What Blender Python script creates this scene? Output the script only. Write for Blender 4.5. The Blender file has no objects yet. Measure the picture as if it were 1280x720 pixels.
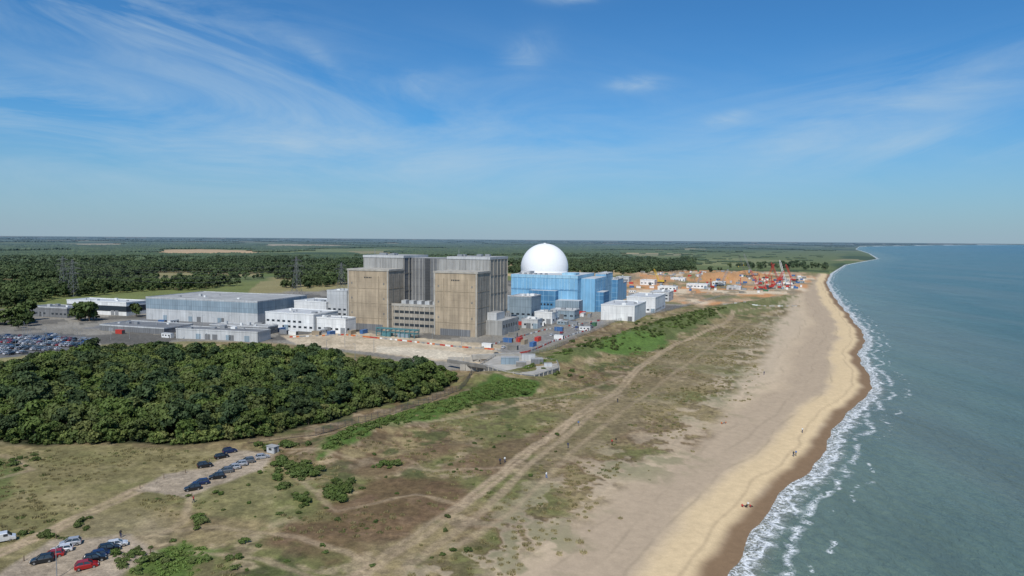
import bpy, math, random
import numpy as np
from mathutils import Matrix, Vector
random.seed(7); rng=np.random.default_rng(7)
scene=bpy.context.scene
R=math.radians
# ------------------------------------------------------------------ camera
F=870.0; CAMZ=65.0
cam=bpy.data.cameras.new("camera"); cam.sensor_width=36; cam.lens=F/1280*36; cam.clip_end=200000; cam.clip_start=1
camo=bpy.data.objects.new("camera",cam); scene.collection.objects.link(camo)
M=Matrix.Rotation(R(90-4.01),4,'X')@Matrix.Rotation(R(0.447),4,'Z')
camo.matrix_world=Matrix.Translation((0,0,CAMZ))@M
scene.camera=camo
scene.view_settings.view_transform='Standard'; scene.view_settings.look='None'; scene.view_settings.exposure=0
# image pixels, cast through the camera -> world ground coordinates
def ray(u,v): return M.to_3x3()@Vector(((u-640)/F,(360-v)/F,-1))
def GP(u,v,z=0.0):
    d=ray(u,v); t=(z-CAMZ)/d.z
    return (d.x*t,d.y*t)
# ------------------------------------------------------------------ numpy noise / geometry
def h2(ix,iy,seed):
    n=(ix*374761393+iy*668265263+seed*974634777)&0xffffffff
    n=((n^(n>>13))*1274126177)&0xffffffff
    n=n^(n>>16)
    return (n&0xffff)/65535.0
def vn(x,y,seed=0):
    fx=np.floor(x);fy=np.floor(y);ix=fx.astype(np.int64);iy=fy.astype(np.int64)
    tx=x-fx;ty=y-fy;tx=tx*tx*(3-2*tx);ty=ty*ty*(3-2*ty)
    a=h2(ix,iy,seed);b=h2(ix+1,iy,seed);c=h2(ix,iy+1,seed);d=h2(ix+1,iy+1,seed)
    return (a*(1-tx)+b*tx)*(1-ty)+(c*(1-tx)+d*tx)*ty
def fbm(x,y,sc,o=4,seed=0):
    r=0;a=1;t=0;x=x/sc;y=y/sc
    for i in range(o):
        r=r+a*vn(x,y,seed+i*17);t+=a;a*=.5;x=x*2.03+7.1;y=y*2.03+3.7
    return r/t
def sm(e0,e1,x):
    t=np.clip((x-e0)/(e1-e0),0,1); return t*t*(3-2*t)
def dline(x,y,P,closed=False):
    d=np.full(x.shape,1e18); n=len(P)
    for i in range(n if closed else n-1):
        ax,ay=P[i];bx,by=P[(i+1)%n];vx,vy=bx-ax,by-ay;L=vx*vx+vy*vy+1e-9
        t=np.clip(((x-ax)*vx+(y-ay)*vy)/L,0,1)
        d=np.minimum(d,(x-ax-t*vx)**2+(y-ay-t*vy)**2)
    return np.sqrt(d)
def inside(x,y,P):
    r=np.zeros(x.shape,bool);n=len(P)
    for i in range(n):
        ax,ay=P[i];bx,by=P[(i+1)%n]
        if ay==by: continue
        c=((ay>y)!=(by>y))&(x<(bx-ax)*(y-ay)/(by-ay)+ax)
        r^=c
    return r
def sdp(x,y,P): return np.where(inside(x,y,P),1,-1)*dline(x,y,P,True)
def GL(L,z=0.0): return [GP(u,v,z) for u,v in L]
SEA=-2.5
coast_s=[(905,740),(917,715),(932,690),(947,665),(966,640),(987,612),(1010,591),(1022,572),(1032,550),(1045,532),(1060,516),(1078,501),(1088,486),(1084,470),(1077,455),(1075,440),(1080,426),(1077,412),(1062,395),(1043,372),(1033,354),(1038,342),(1056,331),(1096,323.5),(1086,317),(1069,311.5),(1074,308.2),(1150,306.9),(1220,306.3),(1300,306.1),(1450,307.2)]
coast=GL(coast_s,SEA)
coast=[(-330,-900),(-90,-120)]+[(0,60)]+coast
landpoly=coast+[(60000,70000),(-90000,90000),(-90000,-40000),(-330,-40000)]
def shore(x,y):
    w=(fbm(x,y,26,3,5)-.5)*5*(sm(2500,600,np.hypot(x,y)))
    return np.where(inside(x,y,landpoly),1,-1)*dline(x,y,coast+[(60000,70000)])+w
ridge=GL([(600,478),(660,468),(720,447),(780,428),(830,410),(880,394),(930,383),(985,372)])
ridge2=GL([(390,575),(440,552),(500,532),(560,512),(620,490),(672,480)])
mound=[(GP(905,350),13,36),(GP(935,346),12,30),(GP(870,346),9,28),(GP(825,350),8,28),(GP(800,346),8,24)]
def height(x,y,sd=None):
    x=np.asarray(x,float);y=np.asarray(y,float)
    if sd is None: sd=shore(x,y)
    r=np.hypot(x,y)
    z=np.where(sd<0,np.maximum(SEA+sd*.09,-9),SEA+1.3*sm(0,12,sd)+1.2*sm(14,46,sd))
    inl=sm(45,80,sd)*sm(1400,900,r)
    dune=(fbm(x,y,38,3,11)-.5)*2.6+(np.abs(fbm(x,y,13,3,12)-.5))*1.5*sm(200,120,sd)
    plant=sm(-5,25,sdp(x,y,PLANT))
    z=z+inl*dune*(1-plant)
    z=z+4.2*np.exp(-(dline(x,y,ridge)/11)**2)*(.6+.8*fbm(x,y,25,2,3))*sm(30,60,sd)
    z=z+2.2*np.exp(-(dline(x,y,ridge2)/8)**2)*(.5+fbm(x,y,18,2,4))
    for (mx,my),h,w in mound: z=z+h*np.exp(-((x-mx)**2+((y-my)*.55)**2)/(w*w))
    z=z-.12*sm(4,0,np.abs(sd-30-6*(fbm(x,y,60,2,8)-.5)))*(sd>0)
    return z
PLANT=GL([(-300,470),(0,448),(60,438),(130,430),(220,428),(350,428),(480,447),(560,462),(600,458),(650,448),(700,428),(760,404),(840,388),(880,374),(880,350),(640,350),(430,362),(180,374),(30,386),(-300,400)])
def hz(x,y): return float(height(np.array([x]),np.array([y]))[0])
# ------------------------------------------------------------------ node helpers
def newmat(name):
    m=bpy.data.materials.new(name);m.use_nodes=True;nt=m.node_tree
    b=nt.nodes['Principled BSDF'];return m,nt,b
def N(nt,t,**k):
    n=nt.nodes.new(t)
    for a,v in k.items(): setattr(n,a,v)
    return n
def mt(nt,op,a,b=None,c=None,clamp=False):
    n=nt.nodes.new('ShaderNodeMath');n.operation=op;n.use_clamp=clamp
    for i,v in enumerate((a,b,c)):
        if v is None: continue
        if isinstance(v,(int,float)): n.inputs[i].default_value=v
        else: nt.links.new(v,n.inputs[i])
    return n.outputs[0]
def mixc(nt,f,a,b,bt='MIX'):
    n=nt.nodes.new('ShaderNodeMix');n.data_type='RGBA';n.blend_type=bt;n.clamp_factor=True
    for i,v in ((0,f),(6,a),(7,b)):
        if isinstance(v,(int,float)): n.inputs[i].default_value=v
        elif isinstance(v,tuple): n.inputs[i].default_value=tuple(v)+(1,)*(4-len(v))
        else: nt.links.new(v,n.inputs[i])
    return n.outputs[2]
def noise(nt,vec,sc,det=4,rough=.55,dist=0):
    n=N(nt,'ShaderNodeTexNoise');n.inputs['Scale'].default_value=sc;n.inputs['Detail'].default_value=det
    n.inputs['Roughness'].default_value=rough;n.inputs['Distortion'].default_value=dist
    if vec is not None: nt.links.new(vec,n.inputs['Vector'])
    return n.outputs[0]
def mrange(nt,v,a,b,c=0,d=1):
    n=N(nt,'ShaderNodeMapRange');nt.links.new(v,n.inputs[0])
    for i,q in enumerate((a,b,c,d)): n.inputs[i+1].default_value=q
    return n.outputs[0]
def bump(nt,b,h,s,d):
    n=N(nt,'ShaderNodeBump');n.inputs['Strength'].default_value=s;n.inputs['Distance'].default_value=d
    nt.links.new(h,n.inputs['Height']);nt.links.new(n.outputs[0],b.inputs['Normal'])
def pos(nt): return N(nt,'ShaderNodeNewGeometry').outputs['Position']
HAZE_TINT=(.105,.16,.21)  # aerial haze as a surface colour, mixed into ground and foliage
def mat_plain(name,c,rough=.6,var=.25,sc=.4,metal=0,coat=0):
    m,nt,b=newmat(name)
    p=N(nt,'ShaderNodeTexCoord').outputs['Object']
    n=noise(nt,p,sc,4)
    k=mrange(nt,n,.3,.7,1-var,1+var*.6)
    v=N(nt,'ShaderNodeVectorMath',operation='SCALE');v.inputs[0].default_value=c;nt.links.new(k,v.inputs['Scale'])
    nt.links.new(v.outputs[0],b.inputs['Base Color']);b.inputs['Roughness'].default_value=rough
    b.inputs['Metallic'].default_value=metal
    if coat: b.inputs['Coat Weight'].default_value=coat
    return m
def mat_panel(name,c1,c2,joint,w,h,rough=.75,off=0,ms=.12,streak=.35):
    m,nt,b=newmat(name)
    p=N(nt,'ShaderNodeTexCoord').outputs['Object']
    s=N(nt,'ShaderNodeSeparateXYZ');nt.links.new(p,s.inputs[0])
    u=mt(nt,'ADD',s.outputs[0],s.outputs[1])
    cb=N(nt,'ShaderNodeCombineXYZ');nt.links.new(u,cb.inputs[0]);nt.links.new(s.outputs[2],cb.inputs[1])
    br=N(nt,'ShaderNodeTexBrick');br.offset=off;br.squash=1
    nt.links.new(cb.outputs[0],br.inputs['Vector'])
    for k,v in (('Color1',c1),('Color2',c2),('Mortar',joint)): br.inputs[k].default_value=v+(1,)
    br.inputs['Scale'].default_value=1;br.inputs['Brick Width'].default_value=w;br.inputs['Row Height'].default_value=h
    br.inputs['Mortar Size'].default_value=ms;br.inputs['Mortar Smooth'].default_value=.3
    cs=N(nt,'ShaderNodeCombineXYZ');nt.links.new(u,cs.inputs[0]);nt.links.new(mt(nt,'MULTIPLY',s.outputs[2],.07),cs.inputs[1])
    n=noise(nt,cs.outputs[0],.5,5,.6)
    n2=noise(nt,p,.09,4)
    k=mt(nt,'MULTIPLY',mrange(nt,n,.3,.7,1-streak,1.08),mrange(nt,n2,.3,.7,1-streak*.6,1.1))
    v=N(nt,'ShaderNodeVectorMath',operation='SCALE');nt.links.new(br.outputs[0],v.inputs[0]);nt.links.new(k,v.inputs['Scale'])
    nt.links.new(v.outputs[0],b.inputs['Base Color']);b.inputs['Roughness'].default_value=rough
    return m
def mat_glass(name,c):
    m,nt,b=newmat(name);b.inputs['Base Color'].default_value=c+(1,);b.inputs['Roughness'].default_value=.12
    b.inputs['Specular IOR Level'].default_value=.7
    return m
MT={}
MT['tan']=mat_panel('weathered_concrete_tan',(.45,.36,.25),(.42,.335,.235),(.32,.255,.175),4.2,3.4,off=0,ms=.07,streak=.36)
MT['tan2']=mat_panel('weathered_concrete_side',(.42,.37,.30),(.385,.34,.275),(.28,.245,.20),4.2,3.4,ms=.08,streak=.38)
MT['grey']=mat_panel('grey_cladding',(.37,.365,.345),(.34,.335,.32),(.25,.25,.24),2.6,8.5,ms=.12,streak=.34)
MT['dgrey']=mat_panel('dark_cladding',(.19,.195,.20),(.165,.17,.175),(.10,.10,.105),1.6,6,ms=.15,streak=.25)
MT['louvre']=mat_panel('louvre',(.06,.065,.07),(.05,.055,.06),(.11,.11,.11),30,1.1,ms=.12)
MT['white']=mat_panel('white_cladding',(.74,.74,.72),(.68,.68,.67),(.45,.46,.46),3.2,6,ms=.06,streak=.2)
MT['lgrey']=mat_panel('light_grey_cladding',(.50,.51,.51),(.46,.47,.475),(.33,.34,.34),3,7,ms=.08,streak=.22)
MT['bgrey']=mat_panel('blue_grey_cladding',(.26,.33,.38),(.22,.29,.34),(.15,.19,.22),2.2,6,ms=.12,streak=.22)
MT['blue']=mat_panel('blue_cladding',(.17,.38,.57),(.21,.43,.61),(.33,.53,.67),6,30,ms=.2,streak=.2)
MT['blue2']=mat_panel('royal_blue_cladding',(.06,.19,.35),(.08,.24,.41),(.18,.35,.50),5,5,ms=.25,streak=.22)
MT['blue3']=mat_panel('pale_blue_cladding',(.27,.48,.63),(.32,.53,.66),(.13,.32,.48),7,9,ms=.25,streak=.2)
MT['roof']=mat_plain('roof_felt',(.33,.33,.32),.9,.25,.15)
MT['lroof']=mat_plain('pale_roof',(.48,.49,.49),.7,.22,.12)
MT['droof']=mat_plain('dark_roof',(.17,.175,.18),.8,.2,.12)
MT['glass']=mat_glass('window_glass',(.03,.04,.05))
MT['conc']=mat_plain('concrete',(.38,.355,.31),.85,.25,.25)
MT['stain']=mat_plain('stained_concrete',(.31,.25,.175),.9,.25,.3)
MT['cdark']=mat_plain('dark_concrete',(.20,.19,.17),.9,.3,.3)
MT['teal']=mat_plain('teal_paint',(.08,.20,.22),.5,.25,.4)
MT['steel']=mat_plain('galvanised_steel',(.30,.31,.32),.5,.15,1,.3)
MT['dsteel']=mat_plain('dark_steel',(.07,.075,.08),.6,.15,1)
MT['pyl']=mat_plain('weathered_steel',(.15,.155,.16),.6,.15,1)
MT['red']=mat_plain('red_paint',(.45,.045,.03),.5,.2,1)
MT['orange']=mat_plain('orange_paint',(.55,.15,.04),.5,.2,1)
MT['wpaint']=mat_plain('white_paint',(.72,.72,.70),.5,.12,.6)
MT['yellow']=mat_plain('yellow_paint',(.62,.42,.04),.5,.15,1)
MT['green']=mat_plain('green_paint',(.05,.14,.07),.6,.2,1)
MT['bpaint']=mat_plain('blue_paint',(.05,.13,.30),.5,.2,1)
MT['wood']=mat_plain('timber',(.16,.11,.07),.85,.3,2)
def mat_dome():
    m,nt,b=newmat('white_dome_shell')
    p=N(nt,'ShaderNodeTexCoord').outputs['Object'];s=N(nt,'ShaderNodeSeparateXYZ');nt.links.new(p,s.inputs[0])
    a=mt(nt,'ARCTAN2',s.outputs[1],s.outputs[0]);a=mt(nt,'MULTIPLY',a,36/6.28318)
    cb=N(nt,'ShaderNodeCombineXYZ');nt.links.new(a,cb.inputs[0]);nt.links.new(s.outputs[2],cb.inputs[1])
    br=N(nt,'ShaderNodeTexBrick');br.offset=0;nt.links.new(cb.outputs[0],br.inputs['Vector'])
    br.inputs['Color1'].default_value=(.77,.77,.77,1);br.inputs['Color2'].default_value=(.755,.76,.765,1);br.inputs['Mortar'].default_value=(.70,.71,.72,1)
    br.inputs['Scale'].default_value=1;br.inputs['Brick Width'].default_value=1;br.inputs['Row Height'].default_value=4;br.inputs['Mortar Size'].default_value=.025
    nt.links.new(br.outputs[0],b.inputs['Base Color']);b.inputs['Roughness'].default_value=.5
    return m
MT['dome']=mat_dome()
# ------------------------------------------------------------------ mesh builder
class MB:
    def __init__(s,name,org=(0,0,0),a=0.0):
        s.name=name;s.org=org;s.a=a;s.v=[];s.f=[];s.m=[];s.mats=[]
    def mi(s,k):
        if k not in s.mats: s.mats.append(k)
        return s.mats.index(k)
    def add(s,vs,fs,k):
        o=len(s.v);s.v+=[tuple(v) for v in vs];i=s.mi(k)
        for f in fs: s.f.append([o+j for j in f]);s.m.append(i)
    def box(s,x0,x1,y0,y1,z0,z1,k,top=None,side=None):
        o=len(s.v);s.v+=[(x0,y0,z0),(x1,y0,z0),(x1,y1,z0),(x0,y1,z0),(x0,y0,z1),(x1,y0,z1),(x1,y1,z1),(x0,y1,z1)]
        i=s.mi(k);t=s.mi(top) if top else i;sd=s.mi(side) if side else i
        for f,mm in (((0,1,5,4),i),((1,2,6,5),sd),((2,3,7,6),i),((3,0,4,7),sd),((4,5,6,7),t),((3,2,1,0),i)):
            s.f.append([o+j for j in f]);s.m.append(mm)
    def beam(s,p,q,t,k,t2=None):
        p=Vector(p);q=Vector(q);d=(q-p);
        if d.length<1e-6: return
        d.normalize();u=d.cross(Vector((0,0,1)))
        if u.length<.05: u=Vector((1,0,0))
        u.normalize();w=d.cross(u);t2=t2 or t
        vs=[p+u*a*t/2+w*b*t/2 for a,b in ((-1,-1),(1,-1),(1,1),(-1,1))]+[q+u*a*t2/2+w*b*t2/2 for a,b in ((-1,-1),(1,-1),(1,1),(-1,1))]
        s.add(vs,[(0,1,5,4),(1,2,6,5),(2,3,7,6),(3,0,4,7),(3,2,1,0),(4,5,6,7)],k)
    def cyl(s,cx,cy,z0,z1,r0,r1,k,n=16,cap=True):
        vs=[(cx+r0*math.cos(2*math.pi*i/n),cy+r0*math.sin(2*math.pi*i/n),z0) for i in range(n)]+[(cx+r1*math.cos(2*math.pi*i/n),cy+r1*math.sin(2*math.pi*i/n),z1) for i in range(n)]
        fs=[(i,(i+1)%n,n+(i+1)%n,n+i) for i in range(n)]
        if cap: fs.append(tuple(range(n,2*n)))
        s.add(vs,fs,k)
    def prism(s,P,z0,z1,k,top=None):
        n=len(P)
        A=sum(P[i][0]*P[(i+1)%n][1]-P[(i+1)%n][0]*P[i][1] for i in range(n))
        if A<0: P=P[::-1]
        vs=[(x,y,z0) for x,y in P]+[(x,y,z1) for x,y in P]
        s.add(vs,[(i,(i+1)%n,n+(i+1)%n,n+i) for i in range(n)],k)
        o=len(s.v);s.v+=vs[n:];s.f.append([o+i for i in range(n)]);s.m.append(s.mi(top or k))
    def build(s,parent=None,smooth=False):
        me=bpy.data.meshes.new(s.name);me.from_pydata(s.v,[],s.f);me.update()
        for k in s.mats: me.materials.append(MT[k] if isinstance(k,str) else k)
        me.polygons.foreach_set('material_index',s.m)
        if smooth: me.polygons.foreach_set('use_smooth',[True]*len(s.f))
        o=bpy.data.objects.new(s.name,me);scene.collection.objects.link(o)
        o.location=s.org;o.rotation_euler=(0,0,-s.a)
        if parent: o.parent=parent
        return o
foot=[]
def fit(xl,xr,yb,yt,a,dist=None):
    if dist: d=ray(xl,360);A=(d.x/d.y*dist,dist);yb=360
    else: A=GP(xl,yb)
    rx,ry=math.cos(a),-math.sin(a);d=ray(xr,yb)
    t=(A[1]*d.x-A[0]*d.y)/(rx*d.y-ry*d.x)
    dT=ray(xl,yt);h=CAMZ+dT.z/math.hypot(dT.x,dT.y)*math.hypot(*A)
    return A,t,h
def reg(A,w,dp,a):
    foot.append((A,w,dp,a))
def hit(x,y,m=4):
    for A,w,dp,a in foot:
        dx,dy=x-A[0],y-A[1];u=dx*math.cos(a)-dy*math.sin(a);v=dx*math.sin(a)+dy*math.cos(a)
        if -m<u<w+m and -m<v<dp+m: return True
    return False
AN=R(22)
def generic(name,xl,xr,yb,yt,dp,wall,roof='roof',rows=1,a=AN,dist=None,band=None,doors=2,vents=4,side=None):
    A,w,h=fit(xl,xr,yb,yt,a,dist);reg(A,w,dp,a)
    b=MB(name,(A[0],A[1],0),a)
    b.box(0,w,0,dp,-1,h,wall,roof,side)
    for x0,x1,y0,y1 in ((-.15,w+.15,-.15,.25),(-.15,w+.15,dp-.25,dp+.15),(-.15,.25,.25,dp-.25),(w-.25,w+.15,.25,dp-.25)):
        b.box(x0,x1,y0,y1,h-.35,h+.5,'lgrey' if wall!='white' else 'wpaint')
    if band: b.box(-.08,w+.08,-.08,dp+.08,h*band[0],h*band[1],band[2])
    for r_ in range(rows):
        z=2.2+r_*3.6
        if z+1.5>h-.6: break
        n=max(1,int(w/4.2))
        for i in range(n):
            x=w*(i+.5)/n
            if random.random()<.85: b.box(x-1.2,x+1.2,-.07,.1,z,z+1.4,'glass')
        n=max(1,int(dp/5))
        for i in range(n):
            y=dp*(i+.5)/n
            if random.random()<.7: b.box(w-.1,w+.07,y-1.2,y+1.2,z,z+1.4,'glass')
    for i in range(doors):
        x=random.uniform(.1,.85)*w;b.box(x,x+3.6,-.12,.1,0,min(4,h*.6),random.choice(['dgrey','bgrey','steel']))
    for i in range(vents):
        x=random.uniform(.06,.85)*w;y=random.uniform(.1,.8)*dp;s_=random.uniform(1,2.6)
        b.box(x,x+s_*1.4,y,y+s_,h,h+random.uniform(.7,2),random.choice(['lgrey','steel','wpaint']))
    for i in range(max(1,vents//3)):
        x=random.uniform(.1,.9)*w;y=random.uniform(.1,.9)*dp;b.cyl(x,y,h,h+1.6,.4,.4,'steel',8)
    b.build();return A,w,h
# ---------------------------------------------------------- twin reactor block (magnox hall)
OA=GP(435,411)
b=MB('reactor_building',(OA[0],OA[1],0),AN);reg(OA,118,58,AN)
def tower(x0,x1,h,wall,side):
    b.box(x0,x1,0,20,-1,h,wall,'roof',side)
    b.box(x0-.35,x1+.35,-.35,20,h-.4,h+.9,'conc')
    for z in (8.6,19,29.5): b.box(x0-.12,x1+.12,-.12,20,z,z+.35,'stain')
    for x in (x0+.2,x1-1.2): b.box(x,x+1,-.3,.1,0,h-.5,'conc')
    xm=(x0+x1)/2
    b.box(xm-9,xm-8.4,-.1,.1,3,h-4,'stain');b.box(xm+8.4,xm+9,-.1,.1,3,h-4,'stain')
    for k in range(5): b.box(xm-3+k*1.3,xm-2.2+k*1.3,-.1,.1,h-5.5,h-4.6,'glass')
    for z in (11.5,22,32.5):
        for x in (x0+3,x1-4.5): b.box(x,x+1.1,-.09,.1,z,z+1.3,'cdark')
    b.box(x0+5,x1-5,-.2,.1,0,4.5,'dgrey')
    for q in (5,14): b.box(x1-.1,x1+.13,q,q+.8,1,h-3,'cdark')
tower(0,34,42.4,'tan','tan2');tower(69.5,102,42.4,'tan','tan2')
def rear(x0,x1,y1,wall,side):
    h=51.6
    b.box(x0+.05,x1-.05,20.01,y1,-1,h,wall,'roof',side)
    b.box(x0-.25,x1+.25,19.7,y1+.3,h-.7,h+1,'lgrey','roof')
    n=7
    for i in range(n+1):
        x=x0+.3+(x1-x0-1)*i/n;b.box(x,x+.4,19.7,20.2,43.4,h-.8,'grey')
    m=5
    for i in range(m+1):
        y=20.5+(y1-21.5)*i/m;b.box(x1-.2,x1+.3,y,y+.6,0,h-.8,'conc')
    for z in (14,27,39.5): b.box(x1-.1,x1+.18,20.5,y1-.5,z,z+.4,'cdark')
    for k in range(5):
        xx=random.uniform(x0+3,x1-6);yy=random.uniform(24,y1-6);b.box(xx,xx+3.5,yy,yy+2.5,h+.9,h+2.4,'steel')
    b.beam((x0+6,26,h),(x0+6,26,h+6),.25,'steel')
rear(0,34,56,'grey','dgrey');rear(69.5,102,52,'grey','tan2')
b.box(34,69.5,31,52,-1,50.9,'dgrey','roof')
for i in range(12):
    x=34.6+i*3;b.box(x,x+.6,30.6,31.2,19.5,50.4,'grey')
b.box(46,50,30.2,31.3,19.5,50.6,'louvre');b.box(57,69.4,30,31.4,19.5,50.2,'grey','roof')
b.box(34.02,69.48,4,30.9,-1,18.6,'tan2','droof')
b.box(33.9,69.6,3.7,4.3,17.9,19.6,'conc')
for z in (4,8.5,13): b.box(35.5,68,3.88,4.1,z,z+1.8,'glass')
for i in range(9): b.box(36+i*4,36.5+i*4,3.7,4.1,1,17.9,'conc')
for i in range(5):
    x=37+i*6.3;b.box(x,x+3.6,12,17,18.6,21.2,'lgrey')
b.box(102.02,114,14,44,-1,10,'grey','roof');b.box(102.1,109,16,30,10,15,'lgrey','roof')
for i in range(6): b.box(113.9,114.1,16+i*4.5,18+i*4.5,5,7,'glass')
for i in range(5): b.cyl(104+i*1.6,38,10,13,.5,.5,'steel',8)
b.build()
A=GP(470,420);b=MB('pipe_rack',(A[0],A[1],0),AN);reg(A,30,8,AN)
for i in range(9):
    for y in (0,6): b.box(i*3.6,i*3.6+.4,y,y+.4,0,5,'teal')
    b.box(i*3.6+.02,i*3.6+.38,.4,6,4.5,4.9,'teal')
for z,y in ((5,1),(5,2.4),(5,4),(2.6,1.2),(2.6,3.2)): b.box(-1,30.5,y,y+.6,z,z+.6,'teal')
b.box(4,10,1,5,0,2.4,'teal');b.box(16,24,1,5,0,2.5,'bgrey');b.build()
# ---------------------------------------------------------- dome reactor (PWR)
AB=R(20)
A,w,h=fit(639,722,0,343.5,AB,640);reg(A,w,75,AB)
b=MB('turbine_hall',(A[0],A[1],0),AB)
b.box(0,w,0,62,-1,h,'blue','lroof','blue3')
b.box(-.3,w+.3,-.3,62.3,h-2,h+.8,'blue3','lroof')
b.box(-6,w*.30,-8,-.01,-1,h*.42,'bgrey','lroof')
b.box(w*.32,w*.72,-9,-.01,-1,h*.60,'blue2','lroof');b.box(w*.74,w+5,-14,-.01,-1,h*.36,'bgrey','lroof')
for i in range(7): b.box(w*.34+i*3.2,w*.34+i*3.2+1.8,-9.15,-8.9,h*.2,h*.25,'glass')
for i in range(14):
    x=w*(i+.3)/14;b.box(x,x+.5,-.25,.1,h*.62,h-2,'blue3')
b.box(-.1,w+.1,-.2,.1,h*.60,h*.635,'blue2')
b.box(w+.01,w+13,12,58,-1,h*.93,'blue','lroof','blue3');b.box(w+13.01,w+20,16,40,-1,h*.55,'blue2','lroof')
for i in range(6): b.box(w+12.9,w+13.3,16+i*7,16.8+i*7,h*.5,h*.9,'blue2')
b.box(w*.1,w*.24,8,22,h+.7,h+3.2,'lgrey');b.box(w*.75,w*.95,4,18,h+.7,h+2.6,'blue3')
for i in range(6): b.box(w*.1+i*5,w*.1+i*5+2,3,5,h+.7,h+2.2,'steel')
b.build()
d=ray(680.5,345);D=690;C=(d.x/d.y*D,D);rad=29.6/F*D
czd=CAMZ+ray(680.5,334).z/ray(680.5,334).y*D
b=MB('reactor_dome',(C[0],C[1],0),0)
n=64;prof=[(rad*.985,0),(rad*.985,czd-rad*.22),(rad,czd-rad*.2)]
for i in range(0,25):
    t=-.2+(math.pi/2+.2)*i/24;prof.append((max(rad*math.cos(t),.02),czd+rad*math.sin(t)))
vs=[(r_*math.cos(2*math.pi*j/n),r_*math.sin(2*math.pi*j/n),z) for r_,z in prof for j in range(n)]
b.add(vs,[(i*n+j,i*n+(j+1)%n,(i+1)*n+(j+1)%n,(i+1)*n+j) for i in range(len(prof)-1) for j in range(n)],'dome')
b.cyl(0,0,czd+rad-.15,czd+rad+.5,1.2,1.1,'wpaint',16)
b.build(smooth=True)
generic('auxiliary_building',744,757,0,342,34,'blue','lroof',0,AB,705,doors=0,side='blue3')
generic('auxiliary_building',759,772,0,349,30,'blue2','lroof',0,AB,730,doors=0,side='blue')
generic('auxiliary_building',772,779,0,353,20,'blue3','lroof',0,AB,760,doors=0,side='blue')
# ---------------------------------------------------------- other buildings
generic('warehouse',183,322,399,371.5,62,'lgrey','roof',0,R(18),doors=5,vents=4,band=(.5,.95,'bgrey'))
generic('office_building',84,158,391,375,22,'white','lroof',0,R(18),vents=5,band=(.3,.72,'glass'))
generic('office_building',38,84,395,383,18,'dgrey','droof',2,R(18))
generic('storage_shed',220,322,423,411,14,'lgrey','droof',0,R(14),doors=6)
generic('storage_shed',262,335,415,406,12,'dgrey','roof',1,R(14))
generic('workshop',125,205,413,406,26,'dgrey','droof',1,R(18))
generic('workshop',332,392,411,390,28,'white','lroof',2)
generic('workshop',368,408,400,376,26,'white','lroof',2)
generic('stores_building',409,434,402,363,18,'lgrey','lroof',3,side='white')
generic('stores_building',396,432,415,397,12,'white','lroof',1)
generic('switchgear_house',637,664,402,370,22,'bgrey','lroof',2)
generic('switchgear_house',652,672,410,399,10,'lgrey','lroof',1)
generic('workshop',668,690,404,390,14,'white','lroof',1)
generic('workshop',688,718,398,387,14,'bgrey','lroof',1)
generic('pump_house',751,793,400,381,46,'white','lroof',0,doors=1,vents=4)
generic('admin_building',783,819,390,371,52,'white','lroof',1,vents=4)
generic('admin_building',812,836,376,365,30,'lgrey','lroof',2,vents=3)
for q in ((858,884,360,355),(800,818,356,350),(822,845,363,358),(838,856,352,347.5),(770,786,352,346),(890,906,357,352.5),(908,926,362,358)): generic('site_office',*q,18,random.choice(['white','lgrey','white']),'lroof',1,vents=2)
# ---------------------------------------------------------- small plant clutter
def cabin_mesh(nm,c,L,W,H,kind):
    b=MB(nm);b.box(-L/2,L/2,-W/2,W/2,0,H,c)
    b.box(-L/2-.05,L/2+.05,-W/2-.05,W/2+.05,H-.15,H+.08,'lroof' if kind else c)
    if kind:
        for i in range(3): b.box(-L/2+.8+i*L/3.2,-L/2+2+i*L/3.2,-W/2-.05,W/2+.05,1.1,2,'glass')
        b.box(L/2-1.4,L/2-.5,-W/2-.06,-W/2+.05,.05,2.1,'dgrey')
    else:
        for i in range(int(L/.6)): b.box(-L/2+.2+i*.6,-L/2+.45+i*.6,-W/2-.06,W/2+.06,.1,H-.2,c)
        b.box(L/2-.02,L/2+.06,-W/2+.1,W/2-.1,.1,H-.2,'dsteel')
    o=b.build();me=o.data;bpy.data.objects.remove(o);return me
cab=[('site_cabin',cabin_mesh('site_cabin',c,8,3,2.8,1)) for c in ('white','lgrey','bgrey')]
con=[('shipping_container',cabin_mesh('shipping_container',c,6.1,2.45,2.6,0)) for c in ('bpaint','red','green','wpaint','stain','steel','cdark','steel')]
def put(name,me,x,y,rot,z=None,parent=None,s=1):
    o=bpy.data.objects.new(name,me);scene.collection.objects.link(o)
    o.location=(x,y,hz(x,y) if z is None else z);o.rotation_euler=(0,0,rot);o.scale=(s,s,s)
    if parent: o.parent=parent
    return o
zones=[(GL([(600,425),(680,404),(750,402),(742,410),(650,440),(610,438)]),14),
 (GL([(640,420),(745,398),(745,388),(640,400)]),12),
 (GL([(130,404),(330,404),(330,424),(150,426)]),14),
 (GL([(330,420),(345,408),(470,405),(470,418)]),10),
 (GL([(780,372),(880,372),(1000,356),(1000,345),(880,345),(790,352)]),70),
 (GL([(835,352),(900,345),(900,340),(790,342),(780,348)]),26),
 (GL([(920,368),(1000,362),(1008,346),(930,352)]),55)]
for P,n in zones:
    xs=[p[0] for p in P];ys=[p[1] for p in P];k=0;tries=0
    while k<n and tries<4000:
        tries+=1;x=random.uniform(min(xs),max(xs));y=random.uniform(min(ys),max(ys))
        if not inside(np.array([x]),np.array([y]),P)[0] or hit(x,y,3): continue
        nm,me=random.choice(cab+con)
        put(nm,me,x,y,-AN+random.choice([0,math.pi/2]),s=1)
        foot.append(((x-4,y-2),8,4,0));k+=1
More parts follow.
